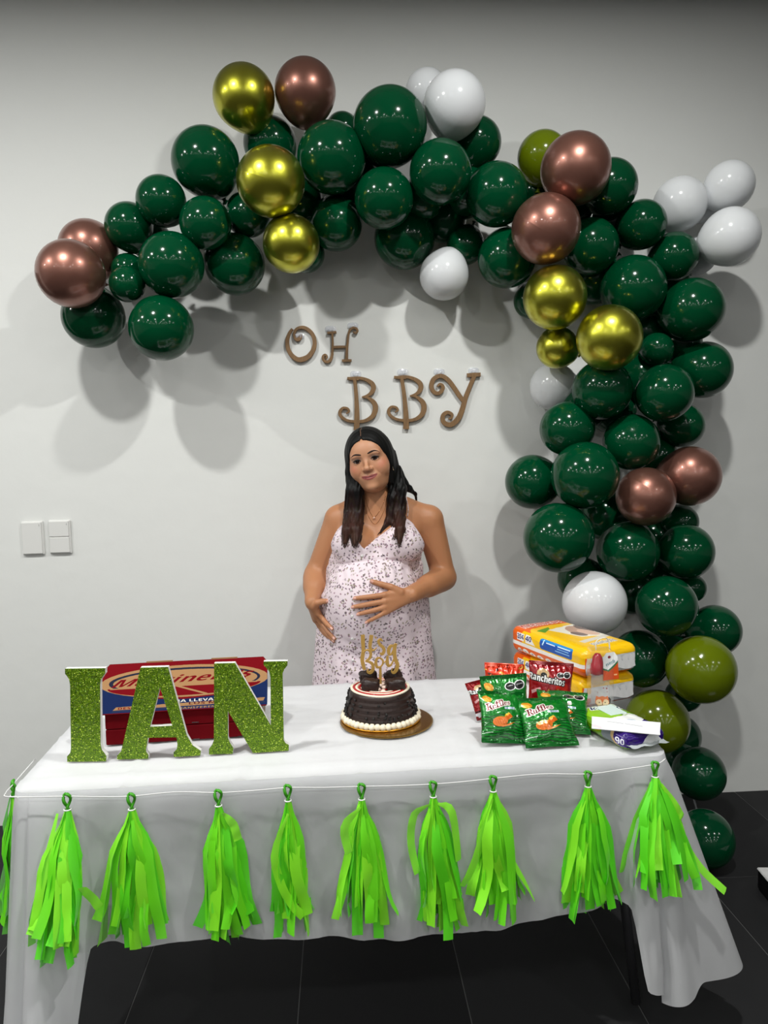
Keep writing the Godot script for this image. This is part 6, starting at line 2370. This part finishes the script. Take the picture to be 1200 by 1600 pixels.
# ------------------------------------------------------------------ switches, the box on the floor
func small_things() -> void:
	for k in 2:
		var x: float = [-1.2635, -1.1545][k]
		var y: float = [1.218, 1.2205][k]
		var o := thing("light_switch", ["white wall switch plate with one large rocker, left one of the pair", "white wall switch plate with two stacked rockers, right one of the pair"][k], "light switch", Vector3(x, y, 0.0005), Basis(Vector3.BACK, 0.012 if k == 0 else 0.004), "wall switches")
		part("plate", box_mesh(Vector3(0.088, 0.139, 0.009), 0.003, Vector3(0, 0, 0.0045)), M.white_plastic, o)
		if k == 0:
			part("rocker", box_mesh(Vector3(0.080, 0.130, 0.006), 0.002, Vector3(-0.002, 0, 0.0105)), M.white_plastic, o)
		else:
			for s in [1, -1]:
				part("rocker", box_mesh(Vector3(0.080, 0.0640, 0.006), 0.002, Vector3(-0.002, s * 0.0332, 0.0105)), M.white_plastic, o)
		part("indicator_mark", box_mesh(Vector3(0.002, 0.008, 0.001), 0.0003, Vector3(0.030, 0.052, 0.0136)), mat(Color(0.6, 0.6, 0.6), 0.5), o)
	var b := thing("low_box", "low black box with a white lid standing on the floor at the right edge", "box", Vector3(1.515, 0.0005, 0.80), Basis(Vector3.UP, -0.1))
	part("body", box_mesh(Vector3(0.20, 0.066, 0.16), 0.006, Vector3(0, 0.033, 0)), M.black, b)
	part("lid", box_mesh(Vector3(0.204, 0.008, 0.164), 0.0035, Vector3(0, 0.070, 0)), mat(Color(0.8, 0.8, 0.8), 0.5), b)

func wall_letters() -> void:
	var wood := wood_mat()
	var list := [
		["brown wooden curly letter O with an inner swirl, first of the upper wall row", Vector3(-0.1468, 1.9305, 0.008), [[Vector3(-0.0344, 0.1228, 0.0113), Vector3(-0.0473, 0.1042, 0.0135), Vector3(-0.0560, 0.0749, 0.0158), Vector3(-0.0527, 0.0413, 0.0169), Vector3(-0.0379, 0.0154, 0.0187), Vector3(-0.0157, 0.0000, 0.0198), Vector3(0.0070, 0.0009, 0.0215), Vector3(0.0300, 0.0125, 0.0204), Vector3(0.0491, 0.0376, 0.0187), Vector3(0.0560, 0.0656, 0.0170), Vector3(0.0513, 0.0936, 0.0164), Vector3(0.0355, 0.1161, 0.0158), Vector3(0.0132, 0.1286, 0.0141), Vector3(-0.0080, 0.1271, 0.0124), Vector3(-0.0224, 0.1166, 0.0119), Vector3(-0.0260, 0.0999, 0.0124), Vector3(-0.0213, 0.0853, 0.0153), Vector3(-0.0112, 0.0807, 0.0158), Vector3(-0.0020, 0.0890, 0.0141), Vector3(-0.0011, 0.1010, 0.0107)]]],
		["brown wooden curly letter H, second of the upper wall row", Vector3(0.0140, 1.9191, 0.008), [[Vector3(-0.0513, 0.1179, 0.0096), Vector3(-0.0334, 0.1189, 0.0102), Vector3(-0.0160, 0.1205, 0.0102)], [Vector3(-0.0325, 0.1184, 0.0097), Vector3(-0.0308, 0.0847, 0.0085), Vector3(-0.0320, 0.0566, 0.0097), Vector3(-0.0346, 0.0285, 0.0114), Vector3(-0.0417, 0.0083, 0.0131), Vector3(-0.0561, 0.0000, 0.0119), Vector3(-0.0698, 0.0080, 0.0119), Vector3(-0.0717, 0.0227, 0.0108), Vector3(-0.0631, 0.0293, 0.0091), Vector3(-0.0564, 0.0225, 0.0080), Vector3(-0.0594, 0.0141, 0.0068)], [Vector3(-0.0319, 0.0600, 0.0102), Vector3(-0.0020, 0.0603, 0.0108), Vector3(0.0279, 0.0608, 0.0103)], [Vector3(0.0549, 0.1219, 0.0068), Vector3(0.0636, 0.1159, 0.0080), Vector3(0.0717, 0.1259, 0.0097), Vector3(0.0640, 0.1367, 0.0097), Vector3(0.0503, 0.1362, 0.0097), Vector3(0.0393, 0.1256, 0.0097), Vector3(0.0346, 0.1094, 0.0097), Vector3(0.0313, 0.0842, 0.0097), Vector3(0.0278, 0.0561, 0.0108), Vector3(0.0258, 0.0279, 0.0120), Vector3(0.0247, 0.0048, 0.0131)], [Vector3(0.0064, 0.0044, 0.0103), Vector3(0.0252, 0.0048, 0.0108), Vector3(0.0441, 0.0046, 0.0103)]]],
		["brown wooden curly letter B, left one of the two in the lower wall row", Vector3(0.0801, 1.6400, 0.008), [[Vector3(-0.0394, 0.2110, 0.0119), Vector3(-0.0172, 0.2092, 0.0127), Vector3(0.0065, 0.2073, 0.0111)], [Vector3(-0.0235, 0.2116, 0.0095), Vector3(0.0082, 0.2120, 0.0119), Vector3(0.0398, 0.2038, 0.0151), Vector3(0.0633, 0.1862, 0.0199), Vector3(0.0669, 0.1649, 0.0199), Vector3(0.0546, 0.1470, 0.0159), Vector3(0.0369, 0.1377, 0.0103), Vector3(0.0193, 0.1332, 0.0064)], [Vector3(0.0193, 0.1332, 0.0064), Vector3(0.0447, 0.1297, 0.0111), Vector3(0.0682, 0.1089, 0.0207), Vector3(0.0741, 0.0835, 0.0223), Vector3(0.0624, 0.0552, 0.0200), Vector3(0.0325, 0.0367, 0.0144), Vector3(-0.0034, 0.0324, 0.0127), Vector3(-0.0431, 0.0378, 0.0119), Vector3(-0.0682, 0.0540, 0.0135), Vector3(-0.0741, 0.0730, 0.0143), Vector3(-0.0611, 0.0894, 0.0111), Vector3(-0.0421, 0.0868, 0.0103), Vector3(-0.0360, 0.0748, 0.0087), Vector3(-0.0473, 0.0671, 0.0064)], [Vector3(-0.0101, 0.2091, 0.0143), Vector3(-0.0050, 0.1477, 0.0159), Vector3(-0.0033, 0.0767, 0.0199), Vector3(-0.0042, 0.0332, 0.0223), Vector3(-0.0065, 0.0000, 0.0239)]]],
		["brown wooden curly letter B beside the letter Y in the lower wall row", Vector3(0.2831, 1.6415, 0.008), [[Vector3(-0.0476, 0.2120, 0.0120), Vector3(-0.0252, 0.2101, 0.0128), Vector3(-0.0011, 0.2083, 0.0112)], [Vector3(-0.0316, 0.2126, 0.0096), Vector3(0.0003, 0.2130, 0.0120), Vector3(0.0326, 0.2047, 0.0152), Vector3(0.0573, 0.1871, 0.0200), Vector3(0.0622, 0.1657, 0.0201), Vector3(0.0509, 0.1476, 0.0160), Vector3(0.0336, 0.1384, 0.0104), Vector3(0.0162, 0.1339, 0.0064)], [Vector3(0.0162, 0.1339, 0.0064), Vector3(0.0420, 0.1303, 0.0112), Vector3(0.0669, 0.1094, 0.0209), Vector3(0.0743, 0.0839, 0.0225), Vector3(0.0642, 0.0555, 0.0201), Vector3(0.0352, 0.0368, 0.0145), Vector3(-0.0007, 0.0326, 0.0128), Vector3(-0.0410, 0.0380, 0.0120), Vector3(-0.0672, 0.0542, 0.0136), Vector3(-0.0743, 0.0733, 0.0144), Vector3(-0.0621, 0.0898, 0.0112), Vector3(-0.0429, 0.0872, 0.0104), Vector3(-0.0360, 0.0752, 0.0088), Vector3(-0.0469, 0.0674, 0.0064)], [Vector3(-0.0180, 0.2100, 0.0144), Vector3(-0.0092, 0.1484, 0.0160), Vector3(-0.0032, 0.0771, 0.0200), Vector3(-0.0016, 0.0334, 0.0225), Vector3(-0.0019, 0.0000, 0.0241)]]],
		["brown wooden curly letter Y, last of the lower wall row", Vector3(0.4921, 1.6537, 0.008), [[Vector3(-0.0769, 0.1597, 0.0080), Vector3(-0.0671, 0.1691, 0.0113), Vector3(-0.0552, 0.1610, 0.0145), Vector3(-0.0570, 0.1452, 0.0161), Vector3(-0.0732, 0.1312, 0.0161), Vector3(-0.0933, 0.1378, 0.0177), Vector3(-0.1026, 0.1616, 0.0193), Vector3(-0.0926, 0.1900, 0.0193), Vector3(-0.0643, 0.2031, 0.0177), Vector3(-0.0363, 0.1893, 0.0193), Vector3(-0.0125, 0.1605, 0.0193), Vector3(0.0113, 0.1245, 0.0194), Vector3(0.0289, 0.1005, 0.0178)], [Vector3(0.0808, 0.2069, 0.0178), Vector3(0.0602, 0.1596, 0.0178), Vector3(0.0411, 0.1122, 0.0202), Vector3(0.0269, 0.0647, 0.0219), Vector3(0.0087, 0.0251, 0.0227), Vector3(-0.0223, 0.0000, 0.0210), Vector3(-0.0521, 0.0100, 0.0194), Vector3(-0.0558, 0.0372, 0.0178), Vector3(-0.0379, 0.0513, 0.0162), Vector3(-0.0186, 0.0430, 0.0137), Vector3(-0.0204, 0.0279, 0.0105), Vector3(-0.0317, 0.0257, 0.0073)], [Vector3(0.0493, 0.2041, 0.0161), Vector3(0.0751, 0.2054, 0.0178), Vector3(0.1026, 0.2067, 0.0162)]]],
	]
	for l in list:
		var o := thing("wall_letter", l[0], "letter", l[1], Basis(), "curly letters on the wall")
		var st := begin(false)
		var k := 0
		for pen in l[2]:
			add_stroke(st, pen, 0.0, 0.0085 + 0.0002 * k)
			k += 1
		part("letter_board", done(st), wood, o)

	var hooks := [
		["clear adhesive hook inside the swirl of the letter O", Vector3(-0.1563, 2.0260, 0.0005)],
		["clear adhesive hook on the left top of the letter H", Vector3(-0.0242, 2.0545, 0.0005)],
		["clear adhesive hook on the right top of the letter H", Vector3(0.0677, 2.0670, 0.0005)],
		["clear adhesive hook above the left letter B", Vector3(0.0754, 1.8697, 0.0005)],
		["clear adhesive hook above the letter B next to the Y", Vector3(0.2711, 1.8754, 0.0005)],
		["clear adhesive hook above the left arm of the letter Y", Vector3(0.4237, 1.8753, 0.0005)],
		["clear adhesive hook above the right arm of the letter Y", Vector3(0.5692, 1.8776, 0.0005)],
	]
	var plate := hook_plate()
	var lip := hook_lip()
	for h in hooks:
		var o := thing("adhesive_hook", h[0], "hook", h[1], Basis.from_scale(Vector3(1.7, 1.25, 1.0)), "clear hooks of the wall letters")
		part("plate", plate, M.hook_clear, o)
		part("hook_lip", lip, M.hook_clear, o)

const INITIALS := {
	"I": [Vector3(-0.6777, 0.7450, 1.1808), -0.0629, [-0.0506, 0.0009, 0.0509, 0.0006, 0.0521, 0.0143, 0.0477, 0.0216, 0.0409, 0.0312, 0.0383, 0.0461, 0.0447, 0.2053, 0.0464, 0.2172, 0.0529, 0.2264, 0.0591, 0.2342, 0.0598, 0.2485, -0.0440, 0.2489, -0.0444, 0.2351, -0.0405, 0.2308, -0.0349, 0.2208, -0.0329, 0.2067, -0.0390, 0.0360, -0.0418, 0.0245, -0.0504, 0.0155]],
	"A": [Vector3(-0.4927, 0.7450, 1.1773), 0.0119, [-0.1076, 0.0006, -0.0272, -0.0016, -0.0265, 0.0085, -0.0317, 0.0165, -0.0325, 0.0232, -0.0286, 0.0389, -0.0262, 0.0552, 0.0477, 0.0532, 0.0498, 0.0341, 0.0477, 0.0220, 0.0387, 0.0120, 0.0389, 0.0004, 0.1076, 0.0005, 0.1093, 0.0130, 0.0887, 0.0288, 0.0743, 0.0572, 0.0332, 0.2424, -0.0372, 0.2431, -0.0911, 0.0390, -0.0962, 0.0219, -0.1066, 0.0109]],
	"N": [Vector3(-0.2580, 0.7450, 1.1681), 0.0179, [-0.1053, -0.0006, -0.0432, -0.0016, -0.0410, 0.0137, -0.0495, 0.0287, -0.0541, 0.0418, -0.0521, 0.1160, 0.0102, -0.0023, 0.1047, -0.0006, 0.1057, 0.0146, 0.0967, 0.0204, 0.0925, 0.0288, 0.0948, 0.2108, 0.0990, 0.2211, 0.1080, 0.2322, 0.1086, 0.2432, 0.0458, 0.2445, 0.0450, 0.2359, 0.0510, 0.2288, 0.0599, 0.2169, 0.0625, 0.2012, 0.0597, 0.0701, -0.0295, 0.2438, -0.0833, 0.2446, -0.0911, 0.0378, -0.0960, 0.0258, -0.1047, 0.0146]],
	"hole": [0.0105, 0.1886, 0.0383, 0.0848, -0.0190, 0.0845],
}
const TOPPER := [
	[Vector3(-0.0490, 0.1579, 0.0118), Vector3(-0.0489, 0.1339, 0.0118), Vector3(-0.0483, 0.1130, 0.0110), Vector3(-0.0502, 0.0986, 0.0114), Vector3(-0.0521, 0.0842, 0.0114), Vector3(-0.0496, 0.0680, 0.0114), Vector3(-0.0454, 0.0542, 0.0091)],
	[Vector3(-0.0233, 0.1563, 0.0114), Vector3(-0.0267, 0.1364, 0.0106), Vector3(-0.0283, 0.1220, 0.0099), Vector3(-0.0234, 0.1125, 0.0072), Vector3(-0.0155, 0.1127, 0.0046), Vector3(-0.0087, 0.1197, 0.0030)],
	[Vector3(-0.0122, 0.1522, 0.0049), Vector3(-0.0095, 0.1462, 0.0019)],
	[Vector3(0.0090, 0.1381, 0.0042), Vector3(0.0033, 0.1440, 0.0068), Vector3(-0.0030, 0.1385, 0.0080), Vector3(0.0009, 0.1287, 0.0087), Vector3(0.0106, 0.1187, 0.0095), Vector3(0.0132, 0.1093, 0.0095), Vector3(0.0080, 0.0994, 0.0087), Vector3(0.0009, 0.1020, 0.0057)],
	[Vector3(0.0425, 0.1225, 0.0057), Vector3(0.0325, 0.1218, 0.0095), Vector3(0.0266, 0.1105, 0.0106), Vector3(0.0278, 0.0979, 0.0087), Vector3(0.0346, 0.0989, 0.0057), Vector3(0.0395, 0.1084, 0.0046)],
	[Vector3(0.0525, 0.1260, 0.0038), Vector3(0.0465, 0.1252, 0.0106), Vector3(0.0440, 0.1115, 0.0114), Vector3(0.0441, 0.0954, 0.0114), Vector3(0.0470, 0.0792, 0.0118), Vector3(0.0522, 0.0661, 0.0114), Vector3(0.0492, 0.0516, 0.0110), Vector3(0.0411, 0.0422, 0.0091), Vector3(0.0343, 0.0460, 0.0042), Vector3(0.0377, 0.0561, 0.0027)],
	[Vector3(-0.0488, 0.1066, 0.0042), Vector3(-0.0376, 0.1133, 0.0046), Vector3(-0.0285, 0.1088, 0.0084), Vector3(-0.0265, 0.0978, 0.0087), Vector3(-0.0318, 0.0864, 0.0080), Vector3(-0.0427, 0.0797, 0.0046)],
	[Vector3(-0.0427, 0.0791, 0.0038), Vector3(-0.0304, 0.0767, 0.0076), Vector3(-0.0214, 0.0683, 0.0095), Vector3(-0.0210, 0.0541, 0.0103), Vector3(-0.0291, 0.0447, 0.0095), Vector3(-0.0370, 0.0482, 0.0065), Vector3(-0.0346, 0.0565, 0.0034)],
	[Vector3(-0.0001, 0.0885, 0.0049), Vector3(-0.0084, 0.0859, 0.0080), Vector3(-0.0121, 0.0740, 0.0091), Vector3(-0.0085, 0.0609, 0.0080), Vector3(0.0010, 0.0611, 0.0049), Vector3(0.0081, 0.0692, 0.0049), Vector3(0.0086, 0.0805, 0.0057), Vector3(-0.0001, 0.0885, 0.0046)],
	[Vector3(0.0076, 0.0773, 0.0038), Vector3(0.0147, 0.0746, 0.0034), Vector3(0.0212, 0.0817, 0.0030)],
	[Vector3(0.0231, 0.0921, 0.0076), Vector3(0.0221, 0.0752, 0.0099), Vector3(0.0251, 0.0635, 0.0087), Vector3(0.0347, 0.0683, 0.0057), Vector3(0.0410, 0.0826, 0.0042)],
	[Vector3(0.0010, 0.0622, 0.0076), Vector3(0.0008, 0.0356, 0.0080), Vector3(0.0002, -0.0000, 0.0076)],
]
const TOPPER_AT := Vector3(0.1061, 0.8443, 0.9550)
